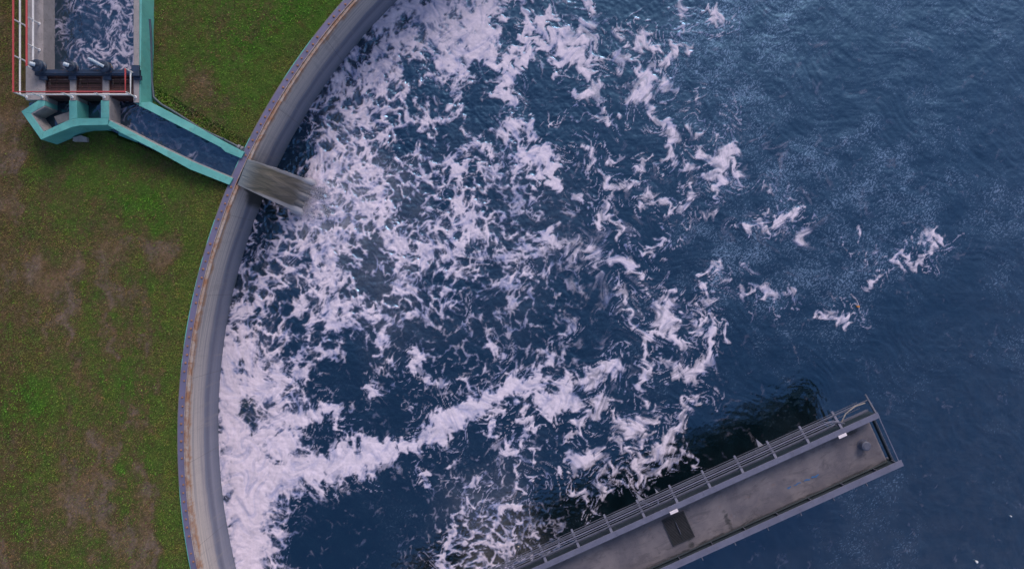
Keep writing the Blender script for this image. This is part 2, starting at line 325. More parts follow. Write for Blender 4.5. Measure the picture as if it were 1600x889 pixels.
# strokes of foam traced on the water, units: 43.5 mm steps counted from the upper left of the framed water
ST = [
 # lower left mass and its arm
 (1, [(352,530,10),(356,560,18),(360,600,24),(366,660,24),(375,720,36),(388,780,50),(390,850,40),(392,930,30),(395,1050,30)]),
 (1, [(400,740,45),(450,740,36),(500,728,28),(540,722,30),(575,708,24),(602,700,16),(622,698,6),(645,697,11),(672,680,17),(698,662,22),(722,645,15),(748,630,14),(775,618,12),(800,606,14),(840,598,14)]),
 (.9, [(400,690,24),(430,695,26),(458,690,22)]), (.85, [(400,660,16),(432,650,20),(470,655,15),(500,640,15),(522,642,9)]),
 (.8, [(372,470,10),(376,520,14),(390,560,16),(395,600,14),(420,620,14)]), (.8,[(430,560,16),(440,600,14)]), (.9, [(530,650,3),(532,670,4),(545,690,7),(560,690,5)]),
 # top clumps
 (1, [(755,20,20),(750,50,22),(745,85,22),(765,100,9),(788,98,7)]), (1,[(700,95,18),(715,105,14)]), (.85,[(670,40,22),(700,60,24),(720,40,12)]),
 (1, [(783,22,5),(790,30,5)]), (.9, [(806,0,4),(820,20,8),(826,48,8)]), (1, [(866,12,5),(856,30,10),(846,46,9)]),
 (1, [(816,58,6),(835,66,8),(856,70,7),(875,52,10),(893,60,10)]), (1, [(868,94,8),(880,84,18),(898,88,15),(912,105,8),(926,118,4)]),
 (.75, [(916,0,6),(928,12,6),(930,34,10),(910,40,9)]), (.9, [(902,58,10),(918,66,9),(936,76,4)]), (.8,[(920,84,6),(928,100,5)]),
 (1, [(970,56,9)]), (.6,[(934,62,1.5),(960,56,3)]), (.9, [(925,92,3),(950,90,4),(968,88,9),(972,104,8)]),
 (.95, [(877,116,6)]), (.7,[(858,100,2),(866,108,2)]), (1, [(898,148,4),(912,148,5),(924,142,13),(938,136,8)]), (.7, [(930,158,3),(934,176,4),(944,190,5),(966,182,4)]), (.6,[(905,182,3),(890,187,3),(868,192,2)]),
 (.95, [(790,108,8),(803,112,6),(790,132,12),(782,150,7),(796,165,9)]), (.85,[(805,188,12),(822,196,11),(836,212,8)]), (1,[(812,100,6),(826,86,6),(812,75,4)]),
 (1, [(820,232,10),(838,240,12),(858,246,13),(862,262,12),(858,282,9),(868,292,5)]), (.8,[(840,268,5),(836,284,6)]),
 (.9, [(700,255,7),(718,266,10),(735,262,5)]), (.9,[(745,235,6),(765,238,7)]), (.8,[(800,250,6),(815,256,4)]),
 (1, [(994,70,8),(1006,62,12),(1022,72,8),(1026,82,3)]), (1,[(1054,76,6),(1046,92,9),(1044,106,5)]), (.7,[(982,96,3),(1000,104,4),(1015,102,5),(1030,104,5)]),
 (1, [(1012,112,10),(1008,132,16),(990,150,10)]), (.9,[(1036,128,8),(1040,142,8),(1052,142,4)]), (1,[(1012,155,8),(1018,170,7),(1026,186,6),(1042,202,8),(1052,220,8),(1050,240,8),(1038,246,5)]), (.8,[(1048,248,5),(1056,260,3)]),
 (.65, [(1068,14,7),(1070,28,8)]), (.85,[(1102,6,3),(1104,18,3)]), (.95, [(1106,38,5),(1118,34,8),(1120,22,7),(1112,18,4)]), (.6,[(1058,44,5),(1074,60,3),(1074,80,5)]),
 (.6, [(1086,158,5),(1092,150,4)]), (.6,[(1074,196,6),(1078,206,5),(1094,208,3)]), (.55,[(1130,165,3),(1142,185,3),(1148,195,4),(1150,205,2)]),
 (.9, [(1064,258,5),(1078,254,8)]), (.95,[(1098,242,7),(1108,248,5)]),
 (1, [(1147,224,6),(1138,240,13),(1126,258,15),(1112,270,9),(1098,274,7)]), (1,[(1122,275,9),(1125,295,5),(1124,314,2.5)]), (1,[(1142,258,9),(1152,268,6),(1157,282,3)]), (.7,[(1132,282,4),(1150,276,4)]),
 (.8, [(1082,300,5),(1074,314,8),(1072,326,4)]), (.85,[(1018,296,7),(1018,304,7)]), (.75,[(1012,310,3),(1030,318,6),(1045,326,4),(1060,322,2),(1076,310,3)]), (.5,[(1036,338,2),(1060,346,2),(1076,352,2),(1098,340,2),(1118,330,4),(1112,312,4)]),
 (.8, [(1004,322,5),(992,324,2)]), (.95,[(1038,374,7),(1030,384,4),(1016,390,3)]), (1,[(1000,394,2),(1014,400,6)]),
 (.9, [(1000,268,6),(1010,240,2)]), (.85,[(942,274,7),(950,285,8),(966,291,5),(998,287,3)]), (.7,[(912,232,5),(922,240,7),(925,258,6)]), (.8,[(950,252,3),(962,250,4),(966,240,3)]),
 (.85,[(905,310,6),(913,312,6)]), (.95,[(942,324,9),(948,334,9),(938,350,4)]), (.7,[(962,300,4),(960,320,3),(962,332,3)]), (.9,[(963,366,5),(965,372,4)]), (.7,[(960,340,3),(964,355,3)]),
 (.9, [(1170,368,3),(1172,352,6),(1190,352,5)]), (.75,[(1190,356,5),(1215,362,3),(1230,362,3)]), (1,[(1212,340,4),(1222,350,7),(1230,342,6),(1244,328,5)]), (.45,[(1248,348,10),(1252,366,9)]), (.6,[(1228,300,2),(1240,308,3)]),(.7,[(1194,332,3),(1196,340,2)]), (.6,[(1196,286,2),(1203,298,3),(1212,306,3)]),
 (.8, [(1341,366,2.5),(1346,376,2.5)]), (.5,[(1362,398,8)]), (1,[(1403,418,4),(1404,402,4),(1412,394,5),(1422,400,4),(1430,412,6),(1445,412,5)]), (.85,[(1440,402,4),(1452,392,5),(1462,374,5)]), (.6,[(1448,366,7),(1444,378,6)]), (1,[(1456,368,3),(1470,368,4),(1476,376,3)]),
 (.95, [(1357,450,3),(1366,438,4),(1374,430,4)]), (.6,[(1374,430,3),(1392,424,2)]),
 (.9, [(1158,458,6),(1168,452,4),(1184,451,3),(1192,456,6),(1197,462,4),(1206,454,4)]), (.6,[(1206,454,4),(1230,462,4),(1248,468,4)]), (.8,[(1200,452,3),(1184,447,3)]),
 (.75,[(1272,490,3),(1290,494,5),(1312,500,7),(1332,502,4)]), (.6,[(1292,486,6)]), (.5,[(1168,420,6)]),
 (1, [(962,404,10),(976,408,10),(988,424,4),(998,430,5)]), (.85,[(966,442,5),(972,455,8),(974,465,6)]), (.8,[(976,488,3),(988,500,2.5),(998,512,2.5)]),
 (.6,[(1008,450,2),(1012,464,3)]), (.7,[(1032,445,2),(1034,455,2)]), (.7,[(1054,455,3),(1042,462,4)]),
 (1, [(1030,480,14),(1045,486,13),(1036,502,16),(1046,516,13),(1056,532,9),(1070,532,5),(1078,540,3)]), (1,[(1030,520,7),(1012,518,5),(1006,530,5),(1010,546,5),(1012,560,5)]),
 (1, [(1012,560,5),(1004,576,6),(1006,590,7),(1004,606,5)]), (.7,[(1002,616,4),(1000,628,3),(1006,636,2)]),
 (.9, [(1014,568,3),(1030,564,3),(1044,572,7),(1052,588,7),(1056,596,3)]), (.9,[(1056,572,5),(1068,576,5),(1074,582,8),(1082,586,9),(1096,576,10),(1110,562,6)]),
 (1, [(1104,566,7),(1100,555,6),(1110,545,5),(1114,536,5),(1110,520,8),(1108,508,5),(1112,500,2),(1122,496,1.5),(1130,508,1.5),(1134,528,4)]),
 (.85,[(1092,530,4),(1086,512,4),(1096,498,4),(1102,484,4),(1103,466,5),(1105,452,6),(1096,444,5)]), (.7,[(1076,500,5),(1070,492,3),(1084,488,6)]),(.6,[(1082,468,4),(1092,476,4)]),
 (.9, [(1096,428,4),(1104,420,6),(1118,416,6)]), (.5,[(1126,422,5),(1136,434,5)]),
 (1, [(880,600,14),(892,618,16),(866,636,16),(850,622,12),(830,616,8)]), (1,[(866,650,6),(846,640,4)]), (1,[(912,590,12),(930,580,12),(952,572,10),(966,568,8)]), (.9,[(924,600,9),(936,604,6)]), (.85,[(940,618,6),(930,640,10),(918,652,9),(902,666,6),(886,682,3),(876,696,2)]), (.9,[(946,580,6),(960,586,5)]),(.7,[(958,622,6),(940,632,6)]),
 (.95,[(954,650,5),(966,656,8),(984,668,14),(1004,662,12),(1022,656,6)]), (.85,[(960,682,5),(974,698,6),(984,704,5),(994,690,6),(1016,684,5)]), (.6,[(1014,642,4),(1024,636,4),(1034,648,3),(1040,662,2)]),
 (1, [(900,722,13),(916,714,10),(924,704,7)]), (.8,[(930,698,5),(944,716,8),(962,732,6)]), (.75,[(936,730,6),(936,748,5),(946,766,5),(936,774,4)]), (.75,[(950,750,4),(966,760,4),(982,754,3)]), (.7,[(888,742,3),(902,738,2)]),
 (1, [(998,716,9),(1004,734,9),(996,746,7)]), (.95,[(1008,716,8),(1030,704,9),(1046,690,8),(1056,672,7),(1062,650,6),(1074,630,6),(1082,618,4)]), (.75,[(1076,606,2),(1090,616,3),(1092,628,4)]), (.6,[(1078,638,3),(1072,660,3)]),
 (.75,[(1012,752,5),(1024,738,6),(1040,722,6),(1058,716,5),(1070,706,4),(1082,712,3),(1086,724,3)]), (.5,[(1000,758,4),(1014,762,4)]),
 (.9,[(868,740,4),(876,740,3)]), (.7,[(880,748,2),(894,758,2),(904,764,5),(908,774,3),(918,790,3),(932,800,2)]),
 (.75,[(755,650,4),(772,644,6),(786,652,4)]), (.65,[(768,660,7),(764,676,7)]), (.8,[(812,650,6),(822,662,8),(838,666,5),(850,666,2)]), (.85,[(826,672,6),(820,688,4),(812,692,2)]), (.65,[(812,692,2),(824,702,2),(836,708,5),(838,722,4)]),(.6,[(800,626,6),(818,632,6),(824,646,4)]),
 (.9,[(784,682,3),(794,688,5),(800,704,8)]), (.9,[(802,724,2),(810,730,3),(806,740,6)]), (.85,[(826,738,3),(832,746,3),(834,752,2)]), (.7,[(816,752,4),(818,768,2)]), (.5,[(790,740,3),(770,754,3),(762,762,2)]),
 (.75,[(744,744,3),(738,754,7),(732,760,5)]), (.8,[(738,764,2),(746,770,1.5)]), (.5,[(708,726,5),(712,740,5)]), (.65,[(668,738,4),(664,746,3),(670,762,5)]), (.5,[(700,600,5)]),
 (.7,[(672,588,6),(674,600,6)]), (.8,[(640,560,6),(655,555,8),(640,590,5)]), (.7,[(722,596,4),(726,606,5)]), (.55,[(640,622,2),(638,640,3),(642,652,3)]), (.8,[(588,600,6),(592,620,7)]),
 (.8,[(735,784,4),(728,796,3),(716,812,3),(706,828,3),(705,840,3),(694,856,4),(688,872,4),(688,900,5)]), (.6,[(716,800,6),(726,792,6)]), (.6,[(746,786,5),(752,792,4)]),
 (.75,[(764,802,5),(780,798,7),(796,796,7)]), (.6,[(790,788,3)]), (.75,[(806,796,5),(816,792,6)]), (.8,[(804,808,2),(806,824,2.5),(809,838,2)]), (.8,[(780,860,3),(790,850,7),(804,850,8)]), (.6,[(824,856,5),(834,848,4)]), (.6,[(770,820,4),(762,840,5),(752,856,4)]), (.5,[(840,836,5),(850,838,5)]),
 # streaks beside the wall
 (.9,[(486,214,2),(492,182,2),(500,168,2.5),(514,150,3),(526,138,3),(542,122,3),(560,112,2.5),(572,96,2.5),(582,80,2)]),
 (.7,[(366,420,2),(376,400,2.5),(388,380,2),(398,360,2),(404,345,2)]), (.6,[(398,330,3),(410,310,2)]),
 (.9,[(448,386,4),(470,386,6),(490,392,7),(505,415,8),(510,440,9),(505,460,10)]), (.85,[(586,298,4),(594,318,3),(596,335,3),(590,348,3)]), (.7,[(620,340,4),(618,380,4),(622,420,6)]), (.9,[(566,222,5),(572,250,6),(598,266,5),(622,256,6)]), (.8,[(622,256,5),(650,270,4),(660,290,4)]),
 # seen faintly inside the middle of the pool
 (.75,[(700,330,9),(720,310,8),(735,340,12),(725,375,9),(700,400,8)]), (.7,[(680,360,8),(662,390,9),(655,430,8)]), (.6,[(750,400,8),(770,380,8)]), (.75,[(850,360,8),(860,380,10),(880,372,7)]), (.7,[(900,400,8),(920,390,10),(935,410,8)]), (.6,[(840,300,6),(832,322,6)]), (.6,[(690,470,8),(720,480,6)]), (.6,[(800,440,8),(830,430,6)]), (.55,[(760,540,8),(780,560,6)]), (.5,[(900,500,6),(880,520,6)]),
]
HOLES = [(425,722,9),(438,727,5),(392,664,8),(386,630,9),(792,34,22),(795,58,16),(772,40,6),(758,118,18),(745,108,10),(674,98,14),(666,140,14),(690,145,12),(735,145,16),(762,182,20),(740,186,12),(702,160,8),
 (704,212,18),(684,170,12),(832,160,24),(842,190,14),(634,110,14),(638,160,10),(590,70,6),(627,32,7),(666,8,6),(535,420,10),(445,465,16),(540,455,8),(580,440,20),(565,440,10),(560,475,8),
 (510,680,26),(540,660,8),(500,610,20),(545,590,26),(600,650,30),(640,520,20),(560,560,14),(470,510,12),(450,540,12),(620,600,20),(395,500,10),(585,395,14),(640,325,16),(480,415,10),(612,245,20),(640,215,16),(575,240,6),(870,120,14),
 (985,690,5),(992,684,4),(950,60,14),(1010,90,10),(1115,272,3),(840,48,4),(838,51,5),(1090,540,5)]
# share of the surface that foam covers
LM = [(600,10,.78),(640,20,.82),(700,20,.85),(745,20,.9),(560,60,.5),(540,100,.42),(600,110,.62),(640,70,.78),(700,60,.88),(500,160,.22),(470,205,.05),(440,240,.0),(450,260,.0),(530,150,.55),(580,150,.72),
 (520,200,.5),(560,190,.62),(640,180,.55),(700,140,.45),(690,190,.4),(740,160,.4),(790,200,.38),(800,230,.5),(850,130,.1),(850,20,.2),(960,20,.04),(960,150,.12),(1000,200,.06),(920,200,.04),(870,200,.06),
 (500,240,.6),(540,240,.7),(580,250,.62),(620,280,.5),(640,240,.35),(700,250,.4),(760,270,.35),(500,300,.75),(540,310,.7),(570,330,.6),(600,340,.55),(630,310,.35),(660,300,.4),(700,290,.35),
 (400,330,.06),(395,365,.12),(385,400,.25),(420,345,.2),(440,330,.35),(420,380,.4),(440,400,.6),(480,370,.7),(500,400,.65),(520,370,.55),(560,390,.45),(600,390,.38),(640,380,.4),(380,440,.3),(410,440,.55),(450,440,.6),(500,450,.68),(550,440,.4),(600,430,.35),(640,430,.6),(380,480,.45),
 (370,500,.62),(420,480,.5),(470,480,.65),(520,490,.72),(560,490,.7),(590,500,.72),(620,490,.6),(650,500,.25),(380,540,.75),(420,530,.72),(460,520,.55),(500,520,.5),(540,520,.35),(580,540,.4),(620,560,.32),(650,540,.22),
 (380,590,.75),(420,580,.68),(440,620,.6),(470,570,.45),(510,570,.38),(560,580,.22),(600,590,.38),(640,600,.12),(460,640,.75),(500,650,.6),(560,640,.2),(600,640,.08),(660,640,.1),(420,680,.9),(560,670,.3),(640,670,.1),
 (700,330,.5),(740,340,.5),(700,400,.5),(760,400,.42),(820,360,.3),(800,320,.25),(860,400,.35),(920,400,.3),(680,460,.4),(740,460,.3),(800,460,.25),(880,460,.2),(740,540,.16),(820,540,.2),(900,540,.2),(700,560,.14),(840,590,.5),(760,590,.3),
 (960,340,.14),(980,420,.1),(1000,340,.05),(1060,300,.08),(1060,420,.05),(1150,330,.04),(1180,260,.1),(980,540,.06),(1040,620,.05),(1100,500,.1),(1160,520,.0),(940,640,.12),(880,680,.1),(960,720,.12),(1050,620,.06),(860,760,.08),
 (700,700,.06),(780,680,.12),(840,700,.12),(760,740,.15),(640,760,.07),(560,780,.0),(480,840,.0),(600,840,.03),(640,820,.1),(700,780,.12),(660,860,.12),(740,820,.4),(760,860,.42),(720,870,.38),(800,870,.4),(830,820,.2),(870,800,.1),(860,840,.2),(920,790,.0),(620,890,.1),
 (1100,100,.08),(1200,100,.0),(1300,200,.0),(1400,100,.0),(1500,300,.0),(1300,400,.0),(1500,500,.0),(1300,600,.0),(1200,600,.0),(1100,700,.0),(1500,800,.0),(1350,780,.06),(1340,830,.08),(1200,800,.0),(1580,650,.03),(1050,40,.1),
 (600,-80,.6),(700,-80,.6),(850,-80,.3),(1000,-80,.1),(1300,-80,0),(400,960,.9),(550,960,.0),(720,960,.4),(900,960,.1),(1200,960,0),(1500,960,0)]
# fine flecks drifting on the surface
SM = [(1100,30,.6),(1150,60,.85),(1200,40,.7),(1180,120,.75),(1120,110,.7),(1080,130,.6),(1120,160,.6),(1170,190,.5),(1130,200,.5),(1230,120,.4),(1280,60,.3),(1350,20,.35),(1450,20,.45),(1560,10,.75),(1540,40,.7),(1480,40,.6),(1500,120,.15),(1580,100,.1),
 (1350,100,.2),(1300,150,.15),(1250,170,.15),(1270,200,.3),(1250,240,.7),(1300,240,.75),(1290,190,.35),(1350,180,.15),(1400,150,.1),(1450,120,.35),(1500,150,.65),(1545,158,.6),(1440,170,.6),(1480,200,.6),(1430,250,.7),(1480,260,.8),(1450,300,.85),(1400,280,.6),(1350,270,.5),(1520,320,.85),(1580,340,.9),(1600,370,.9),(1560,380,.6),
 (1560,240,.1),(1500,230,.3),(1500,360,.2),(1380,320,.6),(1300,320,.55),(1250,310,.7),(1420,360,.8),(1350,370,.6),(1300,400,.45),(1380,410,.65),(1260,430,.5),(1310,430,.65),(1250,450,.75),(1200,440,.75),(1300,470,.6),(1220,380,.25),(1140,380,.8),(1150,400,.85),(1120,370,.55),(1160,340,.35),(1100,330,.25),(1200,280,.65),(1180,230,.6),(1210,320,.45),
 (1320,440,.4),(1280,480,.5),(1200,500,.1),(1100,560,.0),(1000,300,.06),(900,300,.05),(1000,400,.1),(1090,440,.35),(960,200,.1),(1000,20,.06),(950,100,.15),(1060,60,.5),(1040,200,.15),(1090,240,.2),
 (1500,470,.02),(1400,480,.08),(1350,550,.08),(1440,570,.25),(1410,600,.35),(1500,650,.02),(1500,800,.02),(1420,700,.1),(1370,790,.45),(1350,760,.4),(1380,840,.35),(1310,820,.2),(1330,870,.3),(1250,840,.12),(1400,760,.15),(1180,840,.05),(1560,640,.06),(1590,560,.5),(1585,620,.4),(1570,700,.3),(1570,760,.25),(1590,850,.2),
 (700,760,.4),(640,740,.35),(620,830,.45),(670,800,.4),(560,720,.05),(480,830,.0),(600,700,.3),(640,640,.2),(760,700,.3),(820,760,.3),(880,720,.35),(900,660,.2),(860,820,.5),(900,840,.3),(650,870,.4),(560,860,.05),(500,400,.3),(600,200,.2),(700,300,.2),(1050,760,.0),(1250,620,.0),(1150,720,.0),(1000,780,.0)]
# where the foam is a net of thin threads
NET = [(500,230,.8),(540,290,1),(580,320,1),(620,350,.8),(540,350,.9),(600,280,.9),(640,300,.7),(480,350,.6),(440,340,.9),(420,380,.8),(560,200,.5),(500,180,.6),(560,120,.3),(620,60,0),(700,60,0),(700,200,.1),(600,400,.7),(640,440,.4),(540,420,.4),(480,430,.2),(400,420,.6),(400,520,.1),
 (480,520,0),(560,520,0),(600,600,0),(400,650,0),(520,700,0),(700,350,.3),(800,400,.1),(900,300,0),(760,850,.9),(720,840,.9),(800,820,.7),(700,880,.8),(850,860,.7),(800,700,.1),(640,740,.1),(1000,500,0),(1200,300,0)]
def cells(x, y, s, seed=0):
    """distance to the border between scattered cells, 0 on the border"""
    X, Y = x / s, y / s; xi = np.floor(X).astype(np.int64); yi = np.floor(Y).astype(np.int64)
    d1 = np.full(X.shape, 9., np.float32); d2 = d1.copy()
    for a in (-1, 0, 1):
        for b in (-1, 0, 1):
            h = _PERM[(_PERM[(xi + a + seed * 31) & 4095] + yi + b + seed * 17) & 4095]
            d = np.hypot(xi + a + .5 + .48 * _GX[h] - X, yi + b + .5 + .48 * _GY[h] - Y).astype(np.float32)
            m = d < d1; d2 = np.where(m, d1, np.minimum(d2, d)); d1 = np.where(m, d, d1)
    return d2 - d1
def foam_fields(x, y):
    """x, y in 43.5 mm steps -> foam cover, brightness inside it, flecks"""
    # the currents that drag the foam
    qx, qy = curl_warp(x, y, 90, 5, 3, 3)
    qx, qy = curl_warp(qx, qy, 40, 1.6, 11, 3)
    qx, qy = curl_warp(qx, qy, 18, .9, 21, 3)
    qx, qy = curl_warp(qx, qy, 8, .45, 31, 2)
    mx, my = curl_warp(x, y, 100, 11, 203, 3)
    mx, my = curl_warp(mx, my, 42, 7.5, 211, 4)
    mx, my = curl_warp(mx, my, 18, 2.6, 221, 3)
    wx, wy = curl_warp(x, y, 34, 4.0, 41, 3)
    wx, wy = curl_warp(wx, wy, 14, 3.0, 51, 3)
    wx, wy = curl_warp(wx, wy, 6.5, 1.3, 61, 2)
    x0, y0, st = 180., -160., 1.25
    nx, ny = int(1560 / st), int(1250 / st)
    R = raster_strokes(ST, x0, y0, st, nx, ny)
    H = raster_strokes([(1, [h]) for h in HOLES], x0, y0, st, nx, ny)
    D = bil(R, x0, y0, st, wx, wy); Hh = bil(H, x0, y0, st, wx, wy)
    # smooth maps are worked out coarsely, then sampled
    gx, gy = np.meshgrid(np.arange(150, 1780, 10.), np.arange(-180, 1120, 10.))
    def smap(pts, cx, cy, **k): return bil(shepard(gx, gy, pts, **k), 150, -180, 10, cx, cy)
    L = smap(LM, *curl_warp(x, y, 60, 10, 5), p=4.0); L = L + .09 * sstep(.1, .5, L) + .22 * L * fbm(x, y, 80, 3, .6, 57); S = smap(SM, *curl_warp(x, y, 60, 26, 6), soft=18)
    net = smap(NET, x, y, soft=15)
    billow = np.abs(gnoise(qx / 26, qy / 26, 13)) * 1.6 + np.abs(gnoise(qx / 12, qy / 12, 14)) * .9 + np.abs(gnoise(qx / 5.5, qy / 5.5, 15)) * .5 + np.abs(gnoise(qx / 2.7, qy / 2.7, 16)) * .22
    fil = 1 - np.clip(cells(qx + 3 * gnoise(x / 9, y / 9, 3), qy + 3 * gnoise(x / 9, y / 9, 4), 21, 1) * 2.2, 0, 1)
    fil2 = 1 - np.clip(cells(qx, qy, 9, 2) * 1.7, 0, 1)
    nb = uniformise(.2 * fbm(x, y, 5, 3, .65, 17) + fbm(qx, qy, 27, 6, .68, 1) * 1.3 + .35 * gnoise(x / 52, y / 52, 77) - .26 * billow + .52 * fil + .34 * fil2)
    nm = uniformise(fbm(mx, my, 30, 6, .6, 2) + .22 * ridged(mx, my, 14, 4, 9))
    nf = uniformise(.9 * fil + .55 * fil2 + .8 * fbm(qx, qy, 22, 5, .65, 7))
    far = sstep(850, 940, x + 40 * gnoise(x / 60, y / 60, 5))
    n = nb * (1 - far) + nm * far
    n = n * (1 - net) + nf * net
    L2 = np.clip(L - .62 * Hh, 0, 1)
    L2 = L2 * sstep(.055, .15, L)
    core = D * 1.28 - .45 * Hh * (D < .97)
    A = np.clip(np.maximum(L2, core * (1 + .12 * (D > .9))), 0, 1.42)
    w = .11 + .05 * net + .10 * far
    sA = n + A
    thin = .5 * sstep(.88 - .04 * far, 1.10, sA) + .5 * sstep(1.03, 1.36, sA)
    thin = thin * (1 - net) + net * (.35 * sstep(.82, 1.05, sA) + .65 * sstep(1.0, 1.25, sA))
    soft = sstep(1 - .36, 1 + .4, n + A) * .42 * sstep(.12, .4, A)
    veil = .42 + .58 * sstep(.25, .85, .5 + .9 * fbm(mx, my, 16, 5, .6, 87) + .35 * (A - .8))
    F = np.clip(np.maximum(thin * (.86 + .14 * n) * (1 - far * (1 - veil)) * (1 - .25 * (1 - far) * (1 - veil)), soft), 0, 1)
    # thin threads trailing round the clumps
    halo = bil(raster_strokes([(s[0], [(a, b, min(c * 1.3 + 7, c + 11)) for a, b, c in s[1]]) for s in ST], x0, y0, st, nx, ny), x0, y0, st, mx, my)
    tr = uniformise(ridged(mx, my, 17, 4, 151, .62))
    F = np.maximum(F, sstep(.80, .98, tr) * sstep(.10, .55, halo) * .75 * (1 - .4 * Hh))
    # streaky density inside the foam, plus its painted highlights and shading
    inner = fbm(mx, my, 20, 5, .62, 81); lite = fbm(x, y, 70, 3, .5, 91)
    B = np.clip(.38 + 1.15 * inner + .3 * lite - .35 * np.clip(.45 - billow, 0, 1) * (1 - far) + 1.15 * np.clip(n + A - 1.05, 0, .5), 0, 1)
    # flecks
    fx, fy = curl_warp(x, y, 22, 5, 101, 2)
    fl = .7 * np.abs(gnoise(fx / 3.6, fy / 3.6, 111)) - .75 * gnoise(fx / 2.3, fy / 2.3, 121)
    fl = uniformise(-fl)
    Sv = np.clip(S * (.78 + 1.1 * fbm(x, y, 46, 4, .6, 131)), 0, 1)
    Sv = Sv * (1 - .35 * sstep(1380, 1480, x)) * (.5 + .5 * sstep(900, 1020, x))
    K = 1.2 * sstep(.98, 1.26, fl + Sv * .62) * (.3 + .7 * Sv)
    K = np.maximum(K, .14 * Sv)
    return F.astype(np.float32), B.astype(np.float32), np.clip(K, 0, 1).astype(np.float32)

def side_foam(x, y, cover):
    """thin drifting froth for the small basins and the flume"""
    qx, qy = curl_warp(x, y, 46, 6, 303, 3); qx, qy = curl_warp(qx, qy, 18, 2.2, 311, 3); qx, qy = curl_warp(qx, qy, 7, .7, 321, 2)
    fil = 1 - np.clip(cells(qx, qy, 15, 5) * 2.0, 0, 1)
    n = uniformise(.5 * fil + .3 * (1 - np.clip(cells(qx, qy, 6.5, 6) * 2, 0, 1)) + .8 * fbm(qx, qy, 14, 5, .7, 307))
    return (.55 * sstep(.8, 1.5, n + cover) + .45 * sstep(1.2, 1.6, n + cover)) * np.clip(cover * 1.3, 0, .68)
WATER_BODY = (.002, .007, .010); WATER_TINT = (.32, .62, 1.0); WATER_IOR = 2.6
CC = (20.03, -9.45); R_OUT = 40.54
# ---------------------------------------------------------------- the round pool
CX, CY = CC; RO = R_OUT; RC = RO - .43; RF = RO - .58
ZT = 4.5; ZG = 4.3
def polar(a, r, z): return (CX + r * math.cos(a), CY + r * math.sin(a), z)
def ang(p): return math.atan2(p[1] - CY, p[0] - CX) % (2 * math.pi)
N0 = ang(W(391, 254, 4.4)); N1 = ang(W(378, 289, 4.4))          # the notch the flume pours through
# pool water
def axis(a, b, d0, d1, st):
    c = list(np.arange(d0, d1, st)); s = st; p = d1
    while p < b: c.append(p); s *= 1.12; p += s
    c.append(b); s = st; p = d0
    while p > a: p -= s; s *= 1.12; c.insert(0, max(p, a))
    return np.array(sorted(set(np.round(c, 3))))
U = H / FP
ax = axis(320, 2200, 330, 1640, 1.25); ay = axis(-300, 1620, -40, 930, 1.25)
gx, gy = np.meshgrid(ax, ay)
foam, bright, fleck = foam_fields(gx, gy)
X = (gx - 800) * U; Y = -(gy - 444) * U
silt_pts = [(540, 330, .9), (560, 300, .9), (500, 320, 1.0), (600, 380, .45), (590, 280, .4), (540, 400, .3), (500, 420, .1), (640, 330, .3), (460, 250, .0), (620, 200, 0), (700, 300, .08), (700, 440, .1), (480, 520, .03), (420, 360, .05), (770, 880, .55), (760, 850, .4), (800, 870, .3), (700, 860, .1), (900, 800, 0), (1000, 500, 0), (700, 650, 0), (1100, 200, 0), (800, 100, 0), (740, 900, .4), (600, 800, 0), (660, 380, .2)]
silt = np.clip(shepard(gx, gy, silt_pts, 4, 14) - .1, 0, 1) * 1.15 * (.55 + .45 * sstep(-.3, .3, fbm(gx, gy, 26, 4, .6, 401)))
turb = shepard(gx, gy, [(500, 300, 1), (600, 200, .9), (560, 420, .9), (420, 400, .6), (700, 200, .5), (760, 860, .7), (500, 600, .5), (400, 700, .3), (700, 600, .25), (1000, 300, .12), (1300, 200, .08), (1300, 600, .08), (1500, 400, .1), (1100, 800, .1), (600, 800, .12), (900, 50, .2)], 3, 30)
wave = fbm(gx, gy, 34, 3, .5, 411) * .07 + fbm(gx, gy, 90, 2, .5, 415) * .05
chop = (np.abs(gnoise(gx / 11, gy / 11, 421)) * .5 + np.abs(gnoise(gx / 5, gy / 5, 423)) * .25) * .10
# ruffles with a direction on the open water
wgx, wgy = curl_warp(gx, gy, 110, 12, 427, 2); rx = wgx * .8 + wgy * .6; ry = -wgx * .6 + wgy * .8
ruf = fbm(rx * 1.0, ry * 2.6, 26, 4, .55, 431) * (.017 + .010 * sstep(-.1, .5, fbm(gx, gy, 120, 3, .6, 433))) + .05 * fbm(wgx, wgy, 60, 3, .5, 435) * sstep(900, 1200, gx)
Z = (wave * (.3 + 1.0 * turb) + chop * (.12 + turb) + ruf * (1 - .6 * turb) + .02 * foam * (.3 + bright) + .05 * turb * foam)
hit = np.exp(-(((gx - 492) / 24) ** 2 + ((gy - 314) / 30) ** 2)); Z = Z + .22 * hit * (.6 + fbm(gx, gy, 9, 3, .6, 441))
rad = np.hypot(X - CX, Y - CY); inside = rad < RF + .55
kq = inside[:-1, :-1] & inside[1:, 1:] & inside[:-1, 1:] & inside[1:, :-1]
me = grid_mesh('water', np.stack([X, Y, Z], -1).reshape(-1, 3), len(ax), len(ay), kq, dict(foam=foam, bright=bright, fleck=fleck, silt=silt), flip=True)
M['water'] = water_mat('pool_water', WATER_BODY, WATER_TINT, WATER_IOR)
tag(link('water', me, M['water']), kind='structure')
del gx, gy, X, Y, Z, foam, bright, fleck, wave, chop, ruf, rx, ry
